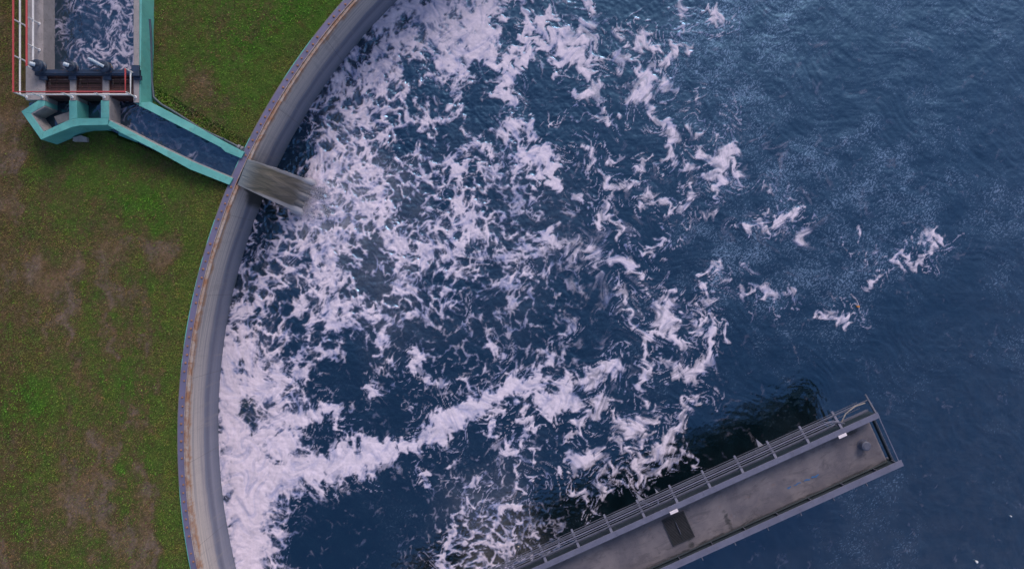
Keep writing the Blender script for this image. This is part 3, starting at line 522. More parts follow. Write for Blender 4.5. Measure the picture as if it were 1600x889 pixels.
# wall ring, swept round the pool and broken at the notch
tank = empty('pool_wall', (CX - RO, CY, 0), 'curved grey concrete pool wall with purple steel cap and rusty bolts, beside the grass', 'pool wall')
def ring(name, prof, a0, a1, mat, parent, step=.35, depth=False, smooth=True):
    """sweep a closed (r, z) profile from angle a0 to a1"""
    n = max(int((a1 - a0) * RO / step), 2); P = len(prof); T = np.linspace(a0, a1, n + 1)
    V = np.array([[polar(t, r, z) for r, z in prof] for t in T]).reshape(-1, 3) - np.array(parent.location)
    F = []
    for i in range(n):
        for k in range(P):
            F.append((i * P + k, i * P + (k + 1) % P, (i + 1) * P + (k + 1) % P, (i + 1) * P + k))
    F.append(tuple(range(P))[::-1]); F.append(tuple(n * P + k for k in range(P)))
    me = bpy.data.meshes.new(name); me.from_pydata(V.tolist(), [], F)
    if depth:
        at = me.attributes.new('depth', 'FLOAT', 'POINT'); ar = me.attributes.new('arc', 'FLOAT', 'POINT'); we = me.attributes.new('wet_shade', 'FLOAT', 'POINT')
        for i, t in enumerate(T):
            dn = min(abs(t - N0), abs(t - N1)) * RO
            for k, (r, z) in enumerate(prof):
                at.data[i * P + k].value = (ZT - z) / ZT if r < RO - .1 else 0
                ar.data[i * P + k].value = t * RO
                we.data[i * P + k].value = max(0, min(1, (1.9 - dn) / 1.4)) * max(0, min(1, (ZT - z) / 2.2 - .15 + (.55 if dn < .35 else 0)))
    bm = bmesh.new(); bm.from_mesh(me); bmesh.ops.recalc_face_normals(bm, faces=bm.faces[:]); bm.to_mesh(me); bm.free()
    o = link(name, me, mat, parent)
    if smooth:
        for p in me.polygons: p.use_smooth = True
        me.set_sharp_from_angle(angle=math.radians(30))
    return o
face = [(RF, z) for z in np.linspace(-1.2, ZT - .12, 28)]
wall_prof = face + [(RO - .03, ZT - .12), (RO - .03, -1.2)]
A_LO, A_HI = N1, N0 + 2 * math.pi
if N0 > N1: N0, N1 = N1, N0
# (angles grow anticlockwise: N0 is the upper end of the notch, N1 the lower one)
ring('wall_body', wall_prof, N1, N1 + 2 * math.pi - (N1 - N0), M['wall'], tank, depth=True)
low = [(RF, z) for z in np.linspace(-1.2, 4.02, 20)] + [(RO - .03, 4.02), (RO - .03, -1.2)]
ring('notch_sill', low, N0 + .0006, N1 - .0006, M['wall'], tank, step=.2, depth=True)
ring('wall_coping', [(RF - .025, ZT - .115), (RF - .02, ZT + .01), (RC - .004, ZT + .01), (RC - .004, ZT - .115)], N1 + .003, N1 + 2 * math.pi - (N1 - N0) - .003, M['rust'], tank)
cap = ring('steel_cap', [(RC, ZT - .117), (RC, ZT + .035), (RO, ZT + .035), (RO, ZT - .117)], 0, 2 * math.pi - .0001, M['cap'], tank)
ring('cap_lip', [(RC, ZT + .037), (RC, ZT + .085), (RC + .035, ZT + .085), (RC + .035, ZT + .037)], 0, 2 * math.pi - .0001, M['rust'], tank)
ring('outer_lip', [(RO + .003, ZT - .3), (RO + .003, ZT + .0), (RO + .06, ZT + .0), (RO + .06, ZT - .3)], 0, 2 * math.pi - .0001, M['lip'], tank)
bm = MB(); bm.lathe((0, 0, 0), [(.075, 0), (.078, .012), (.05, .016), (.05, .05), (.035, .06)], 6)
bolt0 = None; a = ang(W(560, -12, ZT)); k = 0
while a < ang(W(298, 905, ZT)):
    skip = (N0 - .004 < a < N1 + .004)
    if not skip and k % 9 != 6:
        p = Vector(polar(a, (RC + RO) / 2 + .03 * math.sin(k * 2.1), ZT + .037)) - tank.location
        if bolt0 is None:
            bolt0 = bm.build('bolt', M['bolt'], cap, world=False); o = bolt0; 
        else: o = bolt0.copy(); COL.objects.link(o); o.parent = cap
        o.location = p; o.rotation_euler = (0, 0, k * 1.3)
        s_ = .85 + .3 * ((k * 37) % 10) / 10; o.scale = (s_, s_, 1)
    a += (.535 + .03 * math.sin(k * 1.7)) / RO; k += 1
# ---------------------------------------------------------------- ground
def in_poly(x, y, poly):
    r = np.zeros(x.shape, bool); n = len(poly)
    for i in range(n):
        (ax_, ay_), (bx_, by_) = poly[i], poly[(i + 1) % n]
        c = (ay_ > y) != (by_ > y)
        r ^= c & (x < (bx_ - ax_) * (y - ay_) / ((by_ - ay_) or 1e-9) + ax_)
    return r
BARE = [(250, 395, 1.1), (268, 400, .8), (60, 420, 1.0), (62, 435, .8), (115, 430, .9), (175, 370, .75), (180, 355, .6), (165, 395, .8), (150, 460, .3), (195, 460, .6), (190, 480, .6), (105, 455, .8), (106, 480, .75), (107, 505, .6), (160, 470, .65), (172, 505, .6), (112, 545, .5), (120, 585, .5), (178, 510, .5), (205, 505, .5), (225, 535, .7), (245, 600, .6), (246, 550, .4),
 (148, 690, .7), (155, 740, .7), (165, 790, .75), (162, 830, .6), (145, 720, .5), (180, 705, .8), (178, 740, .75), (120, 780, .8), (95, 770, .8), (125, 785, .9), (85, 820, .5), (215, 740, .6), (235, 760, .65), (230, 800, .6), (238, 860, .6), (205, 840, .7), (200, 870, .6), (10, 860, .6), (20, 875, .6), (55, 830, .4), (130, 700, .55), (200, 650, .45), (210, 660, .4), (240, 665, .5), (200, 640, .5),
 (320, 128, .75), (300, 180, .5), (345, 190, .5), (330, 195, .4), (390, 165, .45), (395, 168, .5), (350, 50, .35), (260, 30, .35), (265, 60, .3), (460, 60, .4), (440, 85, .4), (410, 40, .25), (455, 70, .3), (325, 330, .55), (330, 320, .5), (230, 255, .3), (270, 260, .35), (90, 290, .35), (100, 300, .4), (75, 240, .3), (10, 190, .8), (8, 250, .8), (5, 320, .7), (12, 140, .5), (15, 400, .55), (5, 480, .45), (5, 560, .5), (2, 700, .5), (10, 600, .3), (2, 30, .5), (10, 90, .4),
 (280, 100, .1), (400, 100, .05), (480, 40, .05), (350, 120, .0), (250, 150, .1), (360, 250, .0), (300, 210, .1), (380, 190, .0), (60, 260, .1), (150, 280, .1), (200, 240, .15), (220, 300, .1), (280, 280, .0), (300, 350, .05), (250, 340, .1), (200, 330, .1), (100, 350, .3), (50, 330, .3), (130, 320, .2), (50, 480, .3), (60, 560, .1), (50, 620, -.1), (80, 640, .0), (30, 640, .0), (130, 500, .1), (150, 540, .2), (200, 560, .1), (190, 600, .2), (270, 480, .0), (265, 560, .0), (260, 650, .1), (270, 720, -.05), (262, 780, .0), (275, 850, .0), (170, 620, .2), (130, 620, .2),
 (100, 680, .3), (70, 700, .3), (60, 740, .2), (40, 780, .3), (30, 820, .2), (80, 870, .2), (130, 860, .3), (190, 780, .2), (195, 720, .0), (170, 650, .15), (290, 420, .0), (20, 20, .2), (10, 520, .3), (240, 440, .2), (220, 420, .2), (230, 700, .3), (140, 400, .3), (80, 400, .3), (30, 360, .35)]
LUSH = [(400, 60, 1), (350, 110, .75), (300, 90, .6), (480, 20, .9), (380, 30, .9), (260, 60, .5), (300, 160, .6), (370, 200, .5), (360, 160, .7), (420, 130, .6), (250, 110, .5), (390, 230, .15), (410, 200, .2), (330, 230, .25), (270, 170, .4), (450, 100, .3),
 (60, 260, .5), (120, 270, .75), (200, 300, .8), (250, 320, .9), (160, 260, .6), (220, 240, .4), (290, 270, .15), (330, 290, .2), (310, 340, .35), (280, 330, .6), (120, 330, .5), (90, 220, .4), (40, 100, .2), (20, 150, .15), (30, 300, .25), (60, 350, .3), (150, 400, .3), (200, 430, .35), (280, 400, .3), (290, 450, .25), (240, 480, .45), (180, 560, .5), (210, 570, .6), (170, 500, .5),
 (20, 450, .15), (50, 500, .15), (50, 560, .15), (50, 630, 1), (70, 610, .8), (30, 640, .8), (100, 640, .3), (220, 620, .8), (170, 680, .6), (240, 560, .35), (270, 540, .2), (275, 640, .25), (260, 700, .5), (270, 760, .3), (265, 840, .4), (200, 770, .65), (190, 750, .6), (130, 750, .4), (30, 770, .7), (20, 800, .7), (60, 860, .6), (100, 850, .5), (150, 870, .5), (220, 880, .6), (60, 700, .25), (110, 700, .25), (20, 700, .25), (140, 640, .3), (120, 560, .3), (5, 860, .4), (10, 30, .15)]
TRACKS = [(1, [(104, 430, 3), (107, 510, 4), (112, 545, 3), (122, 602, 3)]), (1, [(158, 430, 2), (166, 480, 4), (173, 512, 3), (180, 565, 3)]), (1, [(143, 670, 2), (150, 700, 5), (156, 738, 4), (166, 765, 9), (163, 800, 6), (166, 840, 3)]), (.9, [(198, 785, 3), (205, 830, 4), (210, 889, 4), (212, 940, 4)]),
 (.8, [(192, 600, 4), (200, 640, 6), (203, 668, 4)]), (.8, [(226, 520, 5), (224, 545, 3)]), (.9, [(258, 470, 5), (256, 540, 6), (247, 600, 7)]), (.8, [(205, 656, 4), (242, 664, 6), (236, 676, 4)]), (.9, [(220, 735, 6), (238, 750, 9), (240, 790, 9), (236, 830, 8), (242, 880, 7)]), (.7, [(133, 350, 3), (130, 400, 4), (112, 430, 4)]), (.6, [(60, 470, 4), (70, 540, 3)]), (.7, [(30, 215, 5), (25, 290, 4), (35, 350, 5)]), (.7, [(8, 860, 6), (14, 885, 6)]), (.6, [(262, 400, 6), (268, 440, 4), (262, 470, 4)])]
_TR = raster_strokes(TRACKS, -100, -100, 2., 300, 560)
def gmap(pts, px, py, p=3., soft=7.):
    cx_, cy_ = np.meshgrid(np.arange(-200, 760, 6.), np.arange(-200, 1100, 6.))
    m = shepard(cx_, cy_, pts, p, soft); ok = bil(m, -200, -200, 6, px, py)
    return ok
def ground_maps(x, y):
    """world x, y -> bareness, lushness, hue noise"""
    k = FP / (H - ZG); px = x * k + 800; py = 444 - y * k
    far = sstep(60, 200, np.hypot(px - np.clip(px, -60, 640), py - np.clip(py, -60, 950)))
    wx_, wy_ = curl_warp(px, py, 36, 5, 501, 2)
    b = gmap(BARE, wx_, wy_) * (1 - far) + .25 * far; l = gmap(LUSH, wx_, wy_, 3., 14.) * (1 - far) + .45 * far
    b = .85 * b + .42 * bil(_TR, -100, -100, 2., wx_, wy_) * (.55 + .9 * (fbm(px, py, 12, 4, .7, 517) + .3)) - .05 + .42 * fbm(px, py * .7, 30, 6, .66, 511) + .30 * sstep(350, 450, py) * fbm(px, py * .22, 13, 4, .6, 515) + .34 * fbm(px, py, 8, 4, .7, 513)
    l = l + .45 * fbm(px, py, 44, 5, .6, 521) + .25 * fbm(px, py, 9, 3, .6, 523)
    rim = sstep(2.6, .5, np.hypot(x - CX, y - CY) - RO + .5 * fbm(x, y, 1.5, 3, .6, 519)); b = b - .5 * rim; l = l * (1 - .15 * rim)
    return b, l, px, py
def soil_color(b, l, px, py):
    h = fbm(px, py, 22, 4, .6, 531)[..., None]; grit = fbm(px, py, 5, 3, .7, 533)[..., None]
    grey = sstep(.35, .75, .5 + fbm(px, py, 60, 3, .5, 541) + .25 * sstep(330, 600, py))[..., None] * .7
    bare = np.array([.25, .155, .10]) * (1 - .6 * grey) + np.array([.22, .185, .20]) * .6 * grey
    thatch = np.array([.105, .10, .032]); green = np.array([.065, .17, .018]); red = np.array([.085, .05, .022])
    lf = np.clip(l, 0, 1)[..., None]
    g = thatch * (1 - lf) + green * lf
    g = g + (red - g) * (sstep(.05, .5, h[..., 0] + .45 * sstep(110, 0, px))[..., None] * .75)
    g = g + (np.array([.13, .088, .045]) - g) * (sstep(.0, .45, b)[..., None] * .7)
    t = sstep(.34, .72, b)[..., None] * np.clip(.8 + .9 * fbm(px, py, 4, 3, .7, 537)[..., None], 0, 1)
    c = g * (1 - t) + bare * t
    return np.clip(c * (1 + .55 * grit + .25 * h), .004, 1)
a_near = np.linspace(ang(W(640, -90, ZG)), ang(W(320, 980, ZG)), 460)
a_far0 = np.linspace(a_near[-1], a_near[0] + 2 * math.pi, 120)[1:-1]
T = np.concatenate([a_near, a_far0, [a_near[0] + 2 * math.pi]])
Rr = np.concatenate([np.arange(RO + .02, RO + 16, .11), RO + 16 + np.cumsum(.11 * 1.16 ** np.arange(45))])
Rr = np.append(Rr[Rr < 800], 900.)
tt, rr = np.meshgrid(T, Rr); X = CX + rr * np.cos(tt); Y = CY + rr * np.sin(tt)
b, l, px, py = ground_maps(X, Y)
Z = ZG + .10 * fbm(X, Y, 3.2, 4, .55, 551) + .05 * sstep(.1, .8, l) * (1 - sstep(.3, .8, b)) + .03 * fbm(X, Y, .5, 3, .6, 553)
flume_zone = [(176, 140), (245, 140), (400, 232), (372, 300), (170, 205)]
dip = in_poly(px, py, flume_zone)
Z = np.where(dip, Z - .55, Z); Z = np.where(rr < RO + .12, np.minimum(Z, ZG + .02), Z)
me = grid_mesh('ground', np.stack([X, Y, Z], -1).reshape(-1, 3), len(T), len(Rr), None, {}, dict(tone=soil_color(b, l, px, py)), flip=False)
t = NT('soil_and_turf'); co = t.coord(); n1 = t.noise(co, 9, 5, .7); n2 = t.noise(co, 40, 3, .7)
col = t.mix(t.step(n1, .3, .7), t.mix(.35, t.attr('tone', 'Color'), (.012, .016, .006)), t.attr('tone', 'Color'))
col = t.mix(t.step(n2, .62, .8, 0, .25), col, (.25, .2, .16)); t.bump(t.math('ADD', n1, n2), .8, .05)
M['ground'] = t.out(col, .95, 0, .2)
tag(link('ground', me, M['ground']), kind='structure')
# grass blades and leaves: nobody could count them
KEEP_OUT = [[(30, 166), (68, 148), (36, 148), (36, -130), (240, -130), (238, 160), (388, 236), (360, 291), (213, 224), (184, 224), (184, 212), (130, 212), (90, 228), (64, 222)]]
def blades(n, lmin, lmax, wmin, wmax, lushmin, seed, tone, rise, name, label=None, thin=1.0):
    R = np.random.RandomState(seed)
    x = R.uniform(-35.5, -6.5, n); y = R.uniform(-21, 20, n)
    ok = np.hypot(x - CX, y - CY) > RO + .09; x, y = x[ok], y[ok]
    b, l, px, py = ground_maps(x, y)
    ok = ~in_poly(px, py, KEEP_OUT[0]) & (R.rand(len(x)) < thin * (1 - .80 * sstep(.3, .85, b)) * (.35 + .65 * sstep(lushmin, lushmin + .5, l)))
    x, y, b, l, px, py = [q[ok] for q in (x, y, b, l, px, py)]; n = len(x)
    L = R.uniform(lmin, lmax, n) * (.6 + .6 * np.clip(l, 0, 1)); w_ = R.uniform(wmin, wmax, n); th = R.rand(n) * 2 * np.pi; up = R.uniform(*rise, n)
    zb = ZG + .10 * fbm(x, y, 3.2, 4, .55, 551)
    dx, dy = np.cos(th), np.sin(th); c = np.sqrt(1 - np.minimum(up, .99) ** 2)
    P0 = np.stack([x - dy * w_ / 2, y + dx * w_ / 2, zb], -1); P1 = np.stack([x + dy * w_ / 2, y - dx * w_ / 2, zb], -1)
    P2 = np.stack([x + dx * L * c * .6 + dy * w_ * .45, y + dy * L * c * .6 - dx * w_ * .45, zb + L * up * .75], -1)
    P3 = np.stack([x + dx * L * c, y + dy * L * c, zb + L * up * .85], -1)
    V = np.stack([P0, P1, P2, P3], 1).reshape(-1, 3)
    lf = np.clip(l + R.uniform(-.25, .25, n), 0, 1.1)[:, None]; v = R.uniform(.75, 1.25, n)[:, None]
    col = (tone[0] * (1 - lf) + tone[1] * lf) * v
    dry = (R.rand(n) < .08 + .8 * sstep(.0, .5, b))[:, None]; col = np.where(dry, np.array([.20, .135, .065]) * v, col)
    hue = fbm(px, py, 30, 3, .6, 561)[:, None]; col = col * (1 + .5 * hue * np.array([1.2, .4, .2]))
    edge = 1
    me = bpy.data.meshes.new(name); me.vertices.add(4 * n); me.vertices.foreach_set('co', V.astype(np.float32).ravel())
    me.loops.add(4 * n); me.loops.foreach_set('vertex_index', np.arange(4 * n, dtype=np.int32)); me.polygons.add(n); me.polygons.foreach_set('loop_start', np.arange(0, 4 * n, 4, dtype=np.int32))
    at = me.attributes.new('tone', 'FLOAT_COLOR', 'POINT'); C = np.ones((4 * n, 4), np.float32); C[:, :3] = np.repeat(col, 4, 0); at.data.foreach_set('color', C.ravel())
    me.update(calc_edges=True); return me
t = NT('grass_leaf'); t.put(t.p.inputs['Roughness'], .7); t.put(t.p.inputs['Base Color'], t.attr('tone', 'Color')); t.put(t.p.inputs['Specular IOR Level'], .25); M['grass'] = t.m
tone = (np.array([.19, .175, .05]), np.array([.12, .30, .028]))
tag(link('grass', blades(700000, .06, .16, .014, .028, -.35, 1, tone, (.3, .9), 'grass'), M['grass']), 'short rough green and olive grass round the pool wall', 'grass', kind='stuff')
tone = (np.array([.12, .20, .025]), np.array([.12, .29, .028]))
tag(link('weeds', blades(120000, .10, .24, .025, .05, .45, 2, tone, (.2, .75), 'weeds', thin=.9), M['grass']), 'brighter leafy weeds growing through the grass in patches', 'weeds', kind='stuff')
# ---------------------------------------------------------------- sluice basin, chambers and flume
ZS = 5.8; ZW = 4.75          # top of the structure, water in the basin
def q(px, py, z): v = W(px, py, z); return (v.x, v.y)
sl = empty('sluice_basin', W(140, 60, ZG), 'grey concrete sluice basin with teal outer wall and teal chambers at the top left', 'sluice basin')
def quad_top(pts, z): return [q(a, b, z) for a, b in pts]
YN = -110
mb = MB()
mb.prism(quad_top([(40, YN), (67.5, YN), (67.5, 156), (40, 156)], ZS), ZG - .6, ZS).build('basin_wall', M['concrete'], sl, bevel=.025)
mb = MB(); mb.prism(quad_top([(208.5, YN), (217, YN), (217, 160), (208.5, 160)], ZS), ZG - .6, ZS - .003).build('basin_wall', M['concrete'], sl, bevel=.02)
# teal render on the outside of the east wall: stands 3 cm proud
x1 = q(217, 0, ZS)[0]; yT, yB = q(0, YN, ZS)[1], q(0, 163, ZS)[1]
MB().prism([(x1 + .004, yB - .1), (x1 + .05, yB - .1), (x1 + .22, yT), (x1 + .004, yT)], ZG - .5, ZS - .05).build('teal_render', M['teal'], sl, bevel=.01)
MB().prism(quad_top([(40, YN - 8), (217, YN - 8), (217, YN), (40, YN)], ZS), ZG - .6, ZS).build('basin_wall', M['concrete'], sl, bevel=.02)
# piers between the gates
for a, b in ((67.6, 70), (109, 118), (160, 169.5)):
    MB().prism(quad_top([(a, 116), (b, 116), (b, 157), (a, 157)], ZS - .01), ZG - .6, ZS - .01).build('pier', M['concrete'], sl, bevel=.02)
# floor of the basin and chambers
MB().prism(quad_top([(66, YN), (210, YN), (210, 170), (66, 170)], ZG), ZG - .75, ZG - .55).build('basin_floor', M['conc_dark'], sl)
# teal chamber walls: outer outline walked once, each wall a prism
def wall(name, pts, z0, z1, mat, parent, bevel=.02): return MB().prism([(*q(a, b, (z[0] if z else z1)), (z[0] if z else z1)) for a, b, *z in pts], z0, z1).build(name, mat, parent, bevel=bevel)
Z2 = ZS - .04
wall('chamber_wall', [(60, 156.5), (33, 174), (48, 177), (70, 164.5), (70, 156.5)], ZG - .4, Z2, M['teal'], sl)
wall('chamber_wall', [(33, 174), (64, 218), (68, 205.5), (48, 177)], ZG - .4, Z2, M['teal'], sl)
wall('chamber_wall', [(64, 218), (86, 209), (112, 198.5), (125, 196), (121, 184.5), (108, 187), (68, 205.5)], ZG - .4, Z2, M['teal'], sl)
wall('chamber_wall', [(108, 156.5), (120, 156.5), (120.6, 184.3), (108, 186.8)], ZG - .4, Z2, M['teal'], sl)
wall('chamber_wall', [(121, 184.5), (125, 196), (168, 195), (170, 184.5)], ZG - .4, Z2, M['teal'], sl)
wall('chamber_wall', [(157.5, 156.5), (170, 156.5), (170, 184.3), (157.5, 184.3)], ZG - .4, Z2, M['teal'], sl)
wall('divider_face', [(170.2, 157), (172, 157), (172, 190), (170.2, 188)], ZG - .4, Z2 - .05, M['concrete'], sl)
# grey linings inside the left chamber
wall('chamber_lining', [(48.3, 177), (70, 164.8), (70, 167), (50.6, 178)], ZG - .4, Z2 - .02, M['concrete'], sl, .005)
wall('chamber_lining', [(48.3, 177.2), (68.3, 205.2), (70.5, 203.8), (50.6, 178)], ZG - .4, Z2 - .02, M['concrete'], sl, .005)
# a low step in the left chamber
wall('chamber_step', [(84, 182), (108, 174), (108, 188), (90, 194)], ZG - .4, 4.9, M['conc_dark'], sl, .02)
# outside footing and buttress
wall('buttress', [(185, 199), (213, 212, ), (213, 222), (185, 211)], ZG - .4, 4.75, M['teal'], sl, .02)
blk = MB().prism([(*q(a, b, 4.6), z) for a, b, z in ((113, 214, 4.56), (126, 211, 4.6), (135, 214, 4.58), (135, 221, 4.55), (112, 220, 4.52))], ZG - .1, 4.6).build('concrete_block', M['concrete'], None, bevel=.03)
tag(blk, 'broken grey concrete block in the grass against the teal chamber wall', 'block')
# flume walls: tops fall gently to the pool wall
fl = empty('flume', W(275, 215, ZG), 'teal painted open flume carrying dark water across the grass to the pool wall', 'flume')
def fwall(name, inn, out_, za, zb, mat, thick=None):
    v = []
    n = len(inn)
    def zz(px): return za + (zb - za) * max(0, min(1, (px - 208) / (378 - 208)))
    mbx = MB()
    for i in range(n - 1):
        a, b, c, d = inn[i], inn[i + 1], out_[i + 1], out_[i]
        mbx.prism([(*q(*p, zz(p[0])), zz(p[0])) for p in (a, b, c, d)], ZG - .7, 5)
    return mbx.build(name, mat, fl, bevel=.018)
Ninn = [(208.5, 160), (300, 207), (345, 230), (352, 237), (376.5, 247)]; Nout = [(234.5, 159), (305, 196), (347, 219.5), (360, 226), (382, 237.5)]
fwall('flume_wall', Ninn, Nout, 5.70, 4.66, M['teal'])
Sinn = [(171, 188), (185, 195), (235, 221), (300, 252), (364, 278.5)]; Sout = [(168.5, 195.5), (188, 207), (240, 233), (296, 264), (358, 288.5)]
def zS(px): return 5.74 + (4.66 - 5.74) * max(0, min(1, (px - 180) / (362 - 180)))
mbx = MB(); lin = MB()
for i in range(4):
    mbx.prism([(*q(*p, zS(p[0])), zS(p[0])) for p in (Sinn[i], Sinn[i + 1], Sout[i + 1], Sout[i])], ZG - .7, 5)
    a, b = Sinn[i], Sinn[i + 1]; off = lambda p: (p[0] + .7, p[1] - 1.6)
    lin.prism([(*q(*p, zS(p[0]) - .05), zS(p[0]) - .05) for p in (a, b, off(b), off(a))], ZG - .7, 5)
mbx.build('flume_wall', M['teal'], fl, bevel=.018); lin.build('flume_lining', M['concrete'], fl)
# water in the basin, the chambers and the flume
def pond(name, outline, z, cover, step=1.3, label=None, slope=None):
    xs = [p[0] for p in outline]; ys = [p[1] for p in outline]
    gx, gy = np.meshgrid(np.arange(min(xs) - step, max(xs) + 2 * step, step), np.arange(min(ys) - step, max(ys) + 2 * step, step))
    zz = np.full(gx.shape, z) if slope is None else slope(gx, gy)
    X = (gx - 800) / FP * (H - zz); Y = -(gy - 444) / FP * (H - zz)
    C = cover(gx, gy); f = side_foam(gx, gy, C)
    Z = zz + .05 * fbm(gx, gy, 14, 4, .6, 601) + .03 * f
    keep = in_poly((gx[:-1, :-1] + gx[1:, 1:]) / 2, (gy[:-1, :-1] + gy[1:, 1:]) / 2, outline)
    br = np.clip(.25 + .8 * f + .4 * fbm(gx, gy, 12, 3, .6, 603), 0, 1)
    silt = np.clip(.12 + .3 * fbm(gx, gy, 30, 3, .6, 605), 0, 1) * 0 + .05
    me = grid_mesh(name, np.stack([X, Y, Z], -1).reshape(-1, 3), gx.shape[1], gx.shape[0], keep, dict(foam=f, bright=br, fleck=f * 0, silt=silt), flip=True)
    return tag(link(name, me, M['water']), kind='structure')
pond('basin_water', [(60, YN - 4), (213, YN - 4), (213, 150), (60, 150)], ZW,
     lambda x, y: shepard(x, y, [(180, 10, .75), (190, 60, .7), (150, 20, .45), (120, 10, .55), (95, 40, .5), (110, 60, .45), (120, 80, .55), (140, 85, .7), (165, 80, .8), (195, 95, .9), (130, 40, .15), (100, 20, .3), (150, 50, .3), (205, 30, .6), (120, 100, .5), (90, 90, .2), (180, 40, .65), (100, -60, .4), (180, -60, .6)], 3, 8))
pond('chamber_water', [(46, 160), (160, 155), (160, 190), (66, 208), (44, 180)], 4.62, lambda x, y: .05 + 0 * x)
def fslope(x, y): return 4.62 - .27 * np.clip((x - 172) / 200, 0, 1)
pond('flume_water', [(166, 152), (216, 152), (222, 166), (300, 200), (388, 240), (382, 262), (372, 292), (352, 284), (236, 232), (166, 200)], 4.5,
     lambda x, y: shepard(x, y, [(195, 165, .5), (215, 175, .5), (225, 190, .5), (240, 200, .35), (280, 205, .22), (300, 225, .25), (300, 236, .45), (260, 215, .2), (330, 240, .1), (350, 255, .1), (185, 180, .35), (370, 250, .1), (320, 232, .4)], 3, 8), slope=fslope)
# sluice gates under the platform, then the platform over them
for a, b in ((70.3, 108.7), (118.3, 159.7), (169.8, 208.2)):
    MB().prism(quad_top([(a, 150.6), (b, 150.6), (b, 152.2), (a, 152.2)], 5.5), 4.3, 5.42).build('sluice_gate', M['brown'], sl, bevel=.01)
pf = empty('gate_platform', W(140, 138, ZS), 'dark brown slatted steel platform over the three sluice gates inside the red and white railing', 'platform')
for a, b in ((70.4, 108.6), (118.4, 159.6), (169.9, 208.1)):
    x0, x1 = q(a, 0, ZS - .1)[0], q(b, 0, ZS - .1)[0]; y1, y0 = q(0, 118.5, ZS - .1)[1], q(0, 149.5, ZS - .1)[1]
    fr = MB()
    fr.box(x0, x1, y1 - .07, y1, ZS - .35, ZS - .10).box(x0, x1, y0, y0 + .38, ZS - .62, ZS - .12).box(x0, x0 + .06, y0 + .385, y1 - .075, ZS - .3, ZS - .12).box(x1 - .06, x1, y0 + .385, y1 - .075, ZS - .3, ZS - .12)
    f = fr.build('platform_frame', M['brown'], pf, bevel=.008)
    s = MB(); y = y0 + .43; k = 0
    while y < y1 - .16:
        if (k % 5) != 3: s.box(x0 + .065, x1 - .065, y, y + .062, ZS - .24, ZS - .2)
        y += .098; k += 1
    s.box((x0 * .62 + x1 * .38), (x0 * .62 + x1 * .38) + .05, y0 + .42, y1 - .1, ZS - .3, ZS - .245)
    s.build('slats', M['brown'], pf)
    MB().box(x0 + .02, x1 - .02, y0 + .39, y1 - .08, ZS - .62, ZS - .55).build('under_plate', M['void'], pf)
# hoist beam with three screw hoists
hb = empty('hoist_beam', W(135, 112, ZS), 'dark blue steel hoist beam across the basin just north of the platform', 'beam')
z = 6.0; a0, b0 = q(54, 108.5, z), q(218, 117.5, z)
MB().box(a0[0], b0[0], b0[1], a0[1], ZS + .01, z).build('beam_body', M['hoist'], hb, bevel=.012)
MB().box(a0[0] + .5, b0[0] - .3, b0[1] + .08, a0[1] - .1, z + .003, z + .05).build('stiffener', M['hoist'], hb, bevel=.01)
for a in (66, 112, 166, 214):
    c = q(a, 117, z); MB().box(c[0] - .22, c[0] + .22, c[1] - .28, c[1] - .01, ZS + .005, z - .04).build('bracket', M['hoist'], hb, bevel=.02)
cbox = q(212, 110.5, z); MB().box(cbox[0] - .2, cbox[0] + .28, cbox[1] - .35, cbox[1] + .3, z + .004, z + .14).build('end_cap', M['hoist'], hb, bevel=.03)
def hoist(px, py, label, rad, capdir, long_stem=False):
    c = W(px, py, z + .003); r = empty('screw_hoist', c, label, 'hoist', 'screw hoists on the blue beam')
    MB().lathe(c, [(rad, 0), (rad, .06), (rad * .86, .1), (rad * .82, .26), (rad * .95, .29), (rad * .9, .36), (rad * .5, .42), (rad * .2, .44)], 24).build('gearbox', M['hoist'], r, bevel=0, smooth=True)
    wv = MB(); ring_ = [(c[0] + rad * .3 * 0 + math.cos(t) * rad * .72, c[1] + math.sin(t) * rad * .72, c[2] + .47) for t in np.linspace(0, 2 * math.pi, 21)]
    wv.tube(ring_, .018, 6, False)
    for t in (0, 2.1, 4.2): wv.bar((c[0], c[1], c[2] + .45), (c[0] + math.cos(t) * rad * .72, c[1] + math.sin(t) * rad * .72, c[2] + .47), .025, .025)
    wv.build('handwheel', M['hoist'], r)
    d = Vector(capdir); e = c + Vector((0, 0, .45))
    MB().tube([e, e + d * .06, e + d * .94, e + d], [.09, .115, .115, .07] if not long_stem else [.1, .085, .075, .05], 14).build('motor_cap' if not long_stem else 'stem_cover', M['cap_pale'], r, smooth=True)
    return r
hoist(63, 105, 'round dark blue hoist with pale cap at the left end of the blue beam', .40, (-.22, .04, .2))
hoist(115, 106, 'round dark blue hoist with short pale cap second from the left on the blue beam', .33, (-.2, .05, .2))
hoist(168, 107, 'dark blue hoist with a long pale stem cover leaning over the basin water', .36, (-.42, .22, .75), True)
# rust-red motor between them, plus loose pipework on the beam
MB().lathe(W(171, 103, z), [(.16, 0), (.16, .3), (.1, .36)], 16).build('rusty_housing', M['brown'], hb, smooth=True)
p0 = W(140, 106, z + .1); MB().tube([p0, p0 + Vector((.35, .12, .1)), p0 + Vector((.7, 0, .1)), p0 + Vector((1.1, .1, 0))], .05, 8).build('conduit', M['hoist'], hb, smooth=True)
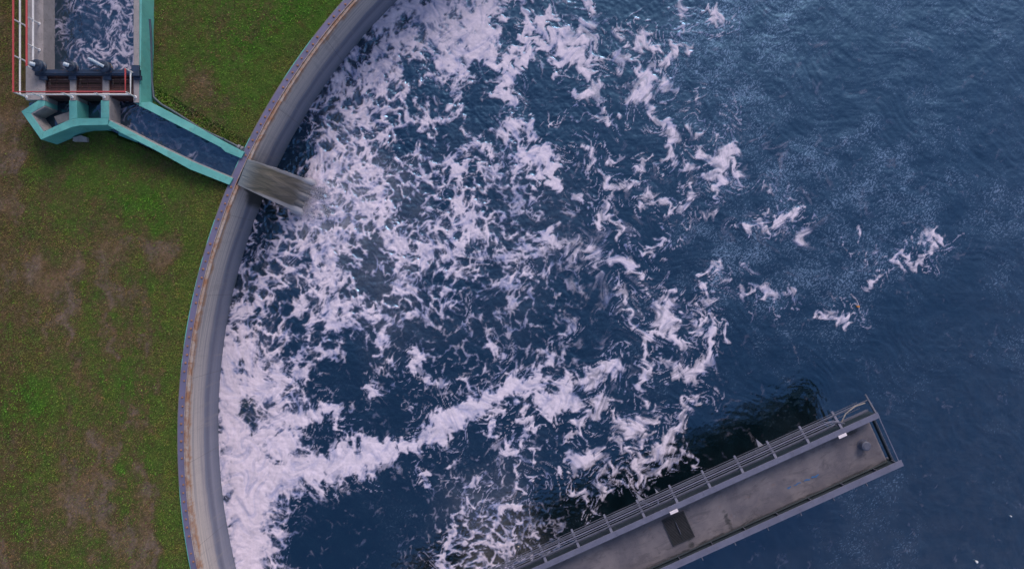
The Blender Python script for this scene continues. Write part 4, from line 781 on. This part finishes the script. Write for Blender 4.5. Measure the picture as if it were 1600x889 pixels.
# ---------------------------------------------------------------- railings
def railing(label, base, hh, post_at, ends=True, right=None):
    r = empty('guard_railing', W(*base[0], ZS), label, 'railing', 'red and white guard railings')
    P = [W(a, b, ZS) for a, b in base]
    up = lambda h: [p + Vector((0, 0, h)) for p in P]
    MB().tube(up(hh), .055, 8).build('top_rail', M['red'], r, smooth=True)
    MB().tube(up(hh * .5), .055, 8).build('mid_rail', M['white'], r, smooth=True)
    for a, b in post_at:
        p = W(a, b, ZS)
        MB().tube([p, p + Vector((0, 0, hh))], .045, 8).tube([p + Vector((0, 0, .004)), p + Vector((0, 0, .02))], .09, 10).build('post', M['white'], r, smooth=True)
    return r
railing('red topped white railing round the outer edge of the basin walkway and platform', [(41.5, -95), (41.5, 151.5), (212, 151.5), (212, 116)], 1.1,
        [(41.5, -69), (41.5, -14), (41.5, 41), (41.5, 96), (41.5, 151.5), (66, 151.5), (113, 151.5), (163, 151.5), (212, 151.5), (212, 116)])
railing('short red topped white railing along the inner edge beside the basin water', [(61.5, -95), (61.5, 112)], 1.08, [(61.5, -70), (61.5, -6), (61.5, 37), (61.5, 78), (61.5, 112)])
# pipe along the north side of the flume
pp = empty('drain_pipe', W(300, 190, ZG), 'thin dark blue pipe lying in the grass beside the flume up to the pool wall', 'pipe')
zp = 4.5
MB().tube([W(a, b, zz) for a, b, zz in ((234, 30, 4.9), (236, 60, 4.7), (236.5, 120, 4.5), (240, 152, 4.46), (252, 163, 4.42), (268, 172, 4.42), (290, 186, 4.4), (312, 200, 4.42), (330, 209, 4.5), (352, 219, 4.52), (372, 229, 4.55))], .075, 10).build('pipe_run', M['dkpipe'], pp, smooth=True)
MB().tube([W(372, 229, 4.56), W(375.5, 230.6, 4.57)], .15, 12).tube([W(377, 231.5, 4.58), W(380, 233, 4.6)], .14, 12).build('coupling', M['conc_dark'], pp, smooth=True)
MB().tube([W(349, 216, 4.5), W(349, 216, 4.8)], .05, 8).build('valve_stem', M['dkpipe'], pp, smooth=True)
# ---------------------------------------------------------------- the sheet of water shooting from the notch
n_s, n_t = 110, 90
A0, A1 = W(388.5, 249, 4.36), W(373, 289, 4.36); B0, B1 = W(489, 283, 0), W(467, 332, 0)
V = []; at_s = []; at_e = []
for j in range(n_t):
    t_ = j / (n_t - 1)
    for i in range(n_s):
        s_ = i / (n_s - 1)
        a = A0.lerp(A1, s_); b = B0.lerp(B1, s_); u = t_ * 1.03
        p = a.lerp(b, u); zf = 4.36 * (1 - u ** 1.9)
        V.append((p.x, p.y, zf)); at_s.append(s_); at_e.append(t_)
V = np.array(V); S_ = np.array(at_s); T_ = np.array(at_e)
st_ = fbm(S_ * 26 + 3 * gnoise(S_ * 3, T_ * 3, 703), T_ * 16 + 5 * gnoise(S_ * 5, T_ * 2, 704), 13, 5, .6, 701); V[:, 2] += .07 * st_ * (.15 + T_) - .28 * np.abs(S_ - .5) ** 2 * T_ * 2
rag = gnoise(S_ * 9, T_ * 0, 705) * .45 + gnoise(S_ * 26, T_ * 0, 706) * .3
pull = sstep(.8, 1.0, T_) * rag; V[:, 0] += pull; V[:, 1] -= pull * .4
edge = 1 - sstep(.0, .16, S_) * sstep(1.0, .78, S_)
fr_ = np.clip(sstep(.25, .7, edge * (.4 + .8 * T_) + .5 * fbm(S_ * 50, T_ * 9, 7, 4, .7, 711)) * .55 + .55 * sstep(.72, 1.0, T_ + .22 * st_), 0, 1)
me = grid_mesh('water_sheet', V, n_s, n_t, None, dict(streak=st_, froth=fr_, down=T_), flip=True)
t = NT('falling_water'); sk = t.attr('streak'); fr2 = t.attr('froth'); dn = t.attr('down')
col = t.mix(t.step(sk, -.30, .35), (.095, .085, .066), (.19, .16, .13))
col = t.mix(t.step(dn, .30, .0), col, (.16, .18, .20)); col = t.mix(t.math('MULTIPLY', fr2, .9), col, (.5, .49, .56))
t.bump(sk, .6, .08); M['sheet'] = t.out(col, .3, 0, .5)
sheet = link('falling_water', me, M['sheet']); tag(sheet, kind='structure')
so_ = sheet.modifiers.new('thick', 'SOLIDIFY'); so_.thickness = .22; so_.offset = -1
# drops and froth lumps thrown up where it lands: uncountable
n = 11000; R = np.random.RandomState(5); s_ = R.rand(n); side = R.randn(n)
base = np.array([B0.lerp(B1, a) for a in s_]); dirv = np.array((B0 + B1) / 2 - (A0 + A1) / 2); dirv[2] = 0; dirv /= np.linalg.norm(dirv)
pos = base + np.outer(R.gamma(1.5, .42, n) - .35, dirv) + R.randn(n, 3) * np.array([.26, .26, 0]); pos[:, 2] = .12 + np.abs(R.randn(n)) * .16
sz = R.uniform(.008, .032, n); tet = np.array([[0, 0, 1], [.9, 0, -.3], [-.5, .8, -.3], [-.5, -.8, -.3]])
V = (pos[:, None, :] + tet[None] * sz[:, None, None]).reshape(-1, 3); I = np.arange(n) * 4
F = np.concatenate([np.stack([I + a, I + b, I + c], -1) for a, b, c in ((0, 1, 2), (0, 2, 3), (0, 3, 1), (1, 3, 2))])
me = bpy.data.meshes.new('spray'); me.from_pydata(V.tolist(), [], F.tolist()); M['spray'] = worn('spray_white', (.72, .68, .76), None, .6, 5, (.5, .5, .55), .2)
tag(link('spray', me, M['spray']), 'fine white spray where the water sheet hits the pool', 'spray', kind='stuff')
# ---------------------------------------------------------------- the service bridge over the pool
ZB = 4.9; ZD = 4.05
E0 = W(1371.5, 643.5, ZB); ca = math.atan2(-.4117, -.9113)
br = empty('service_bridge', (E0.x, E0.y, 0), 'long grey steel service bridge over the pool with a scuffed brown deck and pipe rack', 'bridge', rz=ca)
Binv = inv(br)
def L(px, py, z): return Binv @ W(px, py, z)          # photo pixel at height z -> bridge axes (x along, y across towards the lower right)
LEN = 34.0
yl = L(1408, 729, ZB).y; sgn = 1 if yl > 0 else -1; WID = abs(yl)
print('bridge width', yl, 'deck strip', L(1390, 700, ZD))
def S(y): return sgn * y
class BB(MB):
    def bx(s, x0, x1, y0, y1, z0, z1):
        a, b = sorted((S(y0), S(y1))); return s.box(x0, x1, a, b, z0, z1)
def part(mb, name, mat, parent=br, bevel=0, smooth=False): return mb.build(name, mat, parent, bevel=bevel, smooth=smooth, world=False)
bw = .35
# each side: wide top flange, web below, bottom flange
u = part(BB().bx(0, LEN, 0, bw, ZB - .06, ZB), 'top_flange', M['beam'], bevel=.01)
part(BB().bx(.02, LEN, bw * .5 - .03, bw * .5 + .03, ZD - .45, ZB - .063), 'girder_web', M['web'])
part(BB().bx(.02, LEN, .06, bw - .06, ZD - .53, ZD - .453), 'bottom_flange', M['rack'], bevel=.01)
part(BB().bx(-.12, LEN, WID - bw - .04, WID, ZB - .06, ZB), 'top_flange', M['beam'], bevel=.01)
part(BB().bx(.02, LEN, WID - bw * .5 - .03, WID - bw * .5 + .03, ZD - .45, ZB - .063), 'girder_web', M['web'])
part(BB().bx(.02, LEN, WID - bw + .06, WID - .06, ZD - .53, ZD - .453), 'bottom_flange', M['rack'], bevel=.01)
for x in np.arange(5.6, LEN, 5.85):        # splice joints of the flanges
    part(BB().bx(x, x + .25, .02, bw - .02, ZB + .003, ZB + .014), 'splice_plate', M['beam'], bevel=.004)
    part(BB().bx(x + .9, x + 1.12, WID - bw - .02, WID - .02, ZB + .003, ZB + .014), 'splice_plate', M['beam'], bevel=.004)
# deck plates, with an attribute that tells how near a spot is to the gutters
nx_, ny_ = 340, 36; xs = np.linspace(.38, LEN, nx_); ys = np.linspace(bw * .5 + .035, WID - bw * .5 - .035, ny_)
gx_, gy_ = np.meshgrid(xs, ys); tt_ = (gy_ - ys[0]) / (ys[-1] - ys[0])
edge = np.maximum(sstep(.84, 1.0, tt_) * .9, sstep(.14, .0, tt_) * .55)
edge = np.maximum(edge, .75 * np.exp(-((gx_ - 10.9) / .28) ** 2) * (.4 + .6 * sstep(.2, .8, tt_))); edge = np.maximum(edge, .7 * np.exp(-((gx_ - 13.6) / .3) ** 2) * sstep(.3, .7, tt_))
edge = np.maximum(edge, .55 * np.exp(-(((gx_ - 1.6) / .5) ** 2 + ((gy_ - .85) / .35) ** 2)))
Zd = ZD + .012 * fbm(gx_ * 10, gy_ * 10, 14, 3, .5, 801)
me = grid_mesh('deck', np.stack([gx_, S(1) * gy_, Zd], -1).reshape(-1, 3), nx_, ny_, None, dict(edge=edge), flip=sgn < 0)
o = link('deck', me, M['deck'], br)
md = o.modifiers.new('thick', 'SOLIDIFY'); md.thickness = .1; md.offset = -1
part(BB().bx(.4, LEN, bw * .5 + .04, WID - bw * .5 - .04, ZD - .135, ZD - .115), 'added_dark_soffit', M['void'])  # dark sheet added under the deck to blacken its reflection in the water
for x in np.arange(.5, LEN, 1.1): part(BB().bx(x, x + .1, bw * .5 + .04, WID - bw * .5 - .04, ZD - .42, ZD - .14), 'cross_beam', M['void'])
# gutter pipes and stiffeners along the inside of the far parapet
for x in np.arange(1.4, LEN, 2.2):
    part(BB().bx(x, x + .05, WID - bw + .02, WID - bw * .5 - .034, ZD - .05, ZB - .066), 'stiffener', M['rack'])
part(BB().tube([(.4, S(WID - bw * .5 - .16), ZD + .16), (LEN, S(WID - bw * .5 - .16), ZD + .16)], .05, 8), 'kerb_pipe', M['web'], smooth=True)
# stub ends of the cross bearers past the lower right flange
for i, x in enumerate(np.arange(2.35, LEN, 2.2)):
    part(BB().bx(x, x + .06, WID - .1, WID + .24, ZB - .22, ZB - .07), 'bearer_stub', M['rack'], bevel=.006)
# outriggers with the pipe rack on the side towards the middle of the pool
oy = -1.0
for i, x in enumerate(np.arange(2.35, LEN, 2.2)):
    b = BB()
    b.hexa([(x - .08, S(0.05), ZB - .30), (x + .08, S(0.05), ZB - .30), (x + .06, S(oy), ZB - .62), (x - .06, S(oy), ZB - .62)],
           [(x - .08, S(0.05), ZB - .07), (x + .08, S(0.05), ZB - .07), (x + .06, S(oy), ZB - .50), (x - .06, S(oy), ZB - .50)])
    part(b, 'outrigger', M['beam'], bevel=.008)
part(BB().hexa([(.02, S(.05), ZB - .3), (.12, S(.05), ZB - .3), (.10, S(-1.15), ZB - .5), (.02, S(-1.15), ZB - .5)], [(.02, S(.05), ZB - .07), (.12, S(.05), ZB - .07), (.10, S(-1.15), ZB - .42), (.02, S(-1.15), ZB - .42)]), 'outrigger', M['rack'], bevel=.008)
# longitudinal pipes lie on the outriggers
for k, (y, r_, xe) in enumerate(((-.80, .036, .1), (-.68, .03, 1.9), (-.57, .042, 1.6), (-.46, .03, 1.45), (-.33, .03, 2.6))):
    zt = ZB - .08 - .43 * (-y / .92) + .005; z_ = zt + r_ + .03
    pts = [(LEN, S(y), z_)]
    if k in (1, 2, 3): # these curl in towards the bridge near its end
        pts += [(xe + 1.7, S(y), z_), (xe + 1.2, S(y + .02), z_ + .02), (xe + .85, S(y + .12), z_ + .04), (xe + .65, S(y + .28), z_ + .06), (xe + .6, S(-.12), z_ + .05)]
    else: pts += [(xe, S(y), z_)]
    part(BB().tube(pts, r_, 8), 'rack_pipe', M['pipe'] if k != 2 else M['beam'], smooth=True)
part(BB().bx(.3, LEN, -.25, -.13, ZB - .46, ZB - .42), 'cable_tray', M['rack'], bevel=.01)
part(BB().tube([(.35, S(-.72), ZB - .3), (1.0, S(-.80), ZB - .28), (1.7, S(-.62), ZB - .3), (2.1, S(-.3), ZB - .3), (2.2, S(-.1), ZB - .35)], .035, 8), 'hose', M['stake'], smooth=True)
# small triangular fins that stick out past the rack
for i, (px, py, s_) in enumerate(((1187, 692, 1), (1001, 779, 1), (1028, 770, .55))):
    c = L(px, py, ZB - .55)
    x = c.x
    part(BB().hexa([(x - .16 * s_, S(-.85), ZB - .62), (x + .16 * s_, S(-.85), ZB - .62), (x + .1 * s_, S(-.9 - .5 * s_), ZB - .60)], [(x - .16 * s_, S(-.85), ZB - .55), (x + .16 * s_, S(-.85), ZB - .55), (x + .1 * s_, S(-.9 - .5 * s_), ZB - .52)]), 'fin', M['fin'], bevel=.004)
# netted bottom shelf under the rack, seen dark between the pipes
for k in range(3): part(BB().bx(.4, LEN, -.2 - .2 * k, -.17 - .2 * k, ZD - .5, ZD - .46), 'lower_rail', M['rack'])
# end rail: two thin bars between the flange ends, with a post at each corner
er = part(BB().bx(.02, .075, bw + .02, WID - bw - .06, ZB - .05, ZB - .012), 'end_rail', M['beam'], bevel=.006)
part(BB().bx(.2, .25, bw + .02, WID - bw - .06, ZB - .28, ZB - .24), 'end_rail', M['rack'], bevel=.006)
part(BB().bx(.03, .1, bw * .5 + .04, WID - bw * .5 - .04, ZD - .3, ZD + .06), 'toe_board', M['web'], bevel=.006)
for y in (bw * .5 + .06, WID - bw * .5 - .12): part(BB().bx(.1, .17, y, y + .06, ZD + .061, ZB - .066), 'corner_post', M['rack'])
# things standing on the deck
c = W(1354, 696.5, ZD + .5)
cy = empty('vent_cylinder', (c.x, c.y, ZD + .012), 'short grey steel cylinder standing on the deck near the free end of the bridge', 'cylinder')
MB().lathe((c.x, c.y, ZD + .014), [(.34, 0), (.34, .03), (.27, .035), (.265, .44), (.28, .45), (.28, .48), (.24, .51)], 28).build('drum', M['pipe'], cy, smooth=True)
MB().lathe((c.x, c.y, ZD + .528), [(.2, 0), (.19, .02)], 24).build('lid', M['rack'], cy, smooth=True)
def deck_item(name, px, py, z, lx, ly, h, mat, label, cat, group=None, build=None):
    c = W(px, py, z); o = empty(name, (c.x, c.y, z), label, cat, group, rz=ca); return o
for px, py, lab in ((1316.5, 680, 'small pinkish white plate on the upper edge of the deck near the steel cylinder'), (1053, 798.5, 'small pinkish white plate on the upper edge of the deck beside the black grille')):
    z_ = ZB + .03; c = W(px, py, z_); o = empty('marker_plate', (c.x, c.y, ZD + .02), lab, 'plate', 'white plates on the bridge', rz=ca)
    MB().box(-.26, .26, -.095, .095, .86, .88).build('plate', M['plate'], o, world=False, bevel=.004)
    MB().box(-.02, .02, -.02, .02, 0, .858).build('stem', M['rack'], o, world=False)
# grille let into the deck
c = W(1057, 826, ZD + .03); g = empty('floor_grille', (c.x, c.y, ZD + .02), 'black slatted floor grille in the middle of the bridge deck', 'grille', rz=ca)
fr = MB().box(-.86, .62, -.88, -.82, 0, .05).box(-.86, .62, .82, .88, 0, .05).box(-.86, -.8, -.815, .815, 0, .05).box(.56, .62, -.815, .815, 0, .05).box(-.14, -.09, -.815, .815, 0, .055).build('grille_frame', M['grate'], g, world=False, bevel=.005)
for x0, x1 in ((-.79, -.15), (-.08, .55)):
    s = MB(); y = -.8
    while y < .8: s.box(x0, x1, y, y + .035, .01, .045); y += .085
    s.build('slats', M['grate'], g, world=False)
MB().box(-.795, .555, -.81, .81, .0, .006).build('backing', M['void'], g, world=False)
MB().tube([(-.12, .35, .1), (-.12, -.45, .1)], .02, 6).build('lift_handle', M['rack'], g, world=False)
# streaks of blue paint, a thin skin on the plates
M['bluepaint'] = worn('spilt_blue_paint', (.035, .15, .36), (.06, .12, .27), .5, 8, (.09, .08, .1), .9)
for i, (t0, t1, w_) in enumerate(((0, .12, .05), (.2, .44, .035), (.52, .72, .06), (.75, 1, .075))):
    R = np.random.RandomState(i); up_, dn_ = [], []
    for t_ in np.linspace(t0, t1, 12):
        px = 1230 + 50 * t_; py = 762 - 21 * t_ + .7 * math.sin(t_ * 30); c = L(px, py, ZD + .02)
        f = math.sin(math.pi * (t_ - t0) / (t1 - t0)) ** .5 * w_
        up_.append((c.x, c.y + f * R.uniform(.2, 1.2) + .008)); dn_.append((c.x, c.y - f * R.uniform(.2, 1.2) - .008))
    part(MB().prism(up_ + dn_[::-1], ZD, ZD + .022), 'paint_streak', M['bluepaint'])
# scraps on the water and a stake beside the bridge
def scrap(px, py, r_, mat, name, label, cat, group=None, z=.12):
    c = W(px, py, z); R = np.random.RandomState(int(px)); n = 7
    pts = [(c.x + math.cos(a) * r_ * R.uniform(.6, 1.2), c.y + math.sin(a) * r_ * R.uniform(.6, 1.2)) for a in np.linspace(0, 2 * math.pi, n + 1)[:-1]]
    o = MB().prism(pts, z - .12, z + .02).build(name, mat, None, bevel=.01); tag(o, label, cat, group)
scrap(1341.5, 478.5, .10, M['orange'], 'floating_scrap', 'tiny orange scrap floating on open water above the free end of the bridge', 'scrap')
scrap(1527, 877, .09, M['white'], 'floating_scrap', 'tiny white scrap floating on dark water near the bottom right corner', 'scrap')
scrap(1580, 806, .055, M['white'], 'floating_scrap', 'tiny pale scrap floating near the right edge of the picture, above the corner one', 'scrap')
a, b = W(810, 853, 1.5), W(803, 878, -.3)
st = MB().tube([a, b], [.06, .085], 10).build('timber_stake', M['stake'], None, smooth=True); tag(st, 'pale timber stake leaning out of the foamy water beside the bridge at the bottom', 'stake')
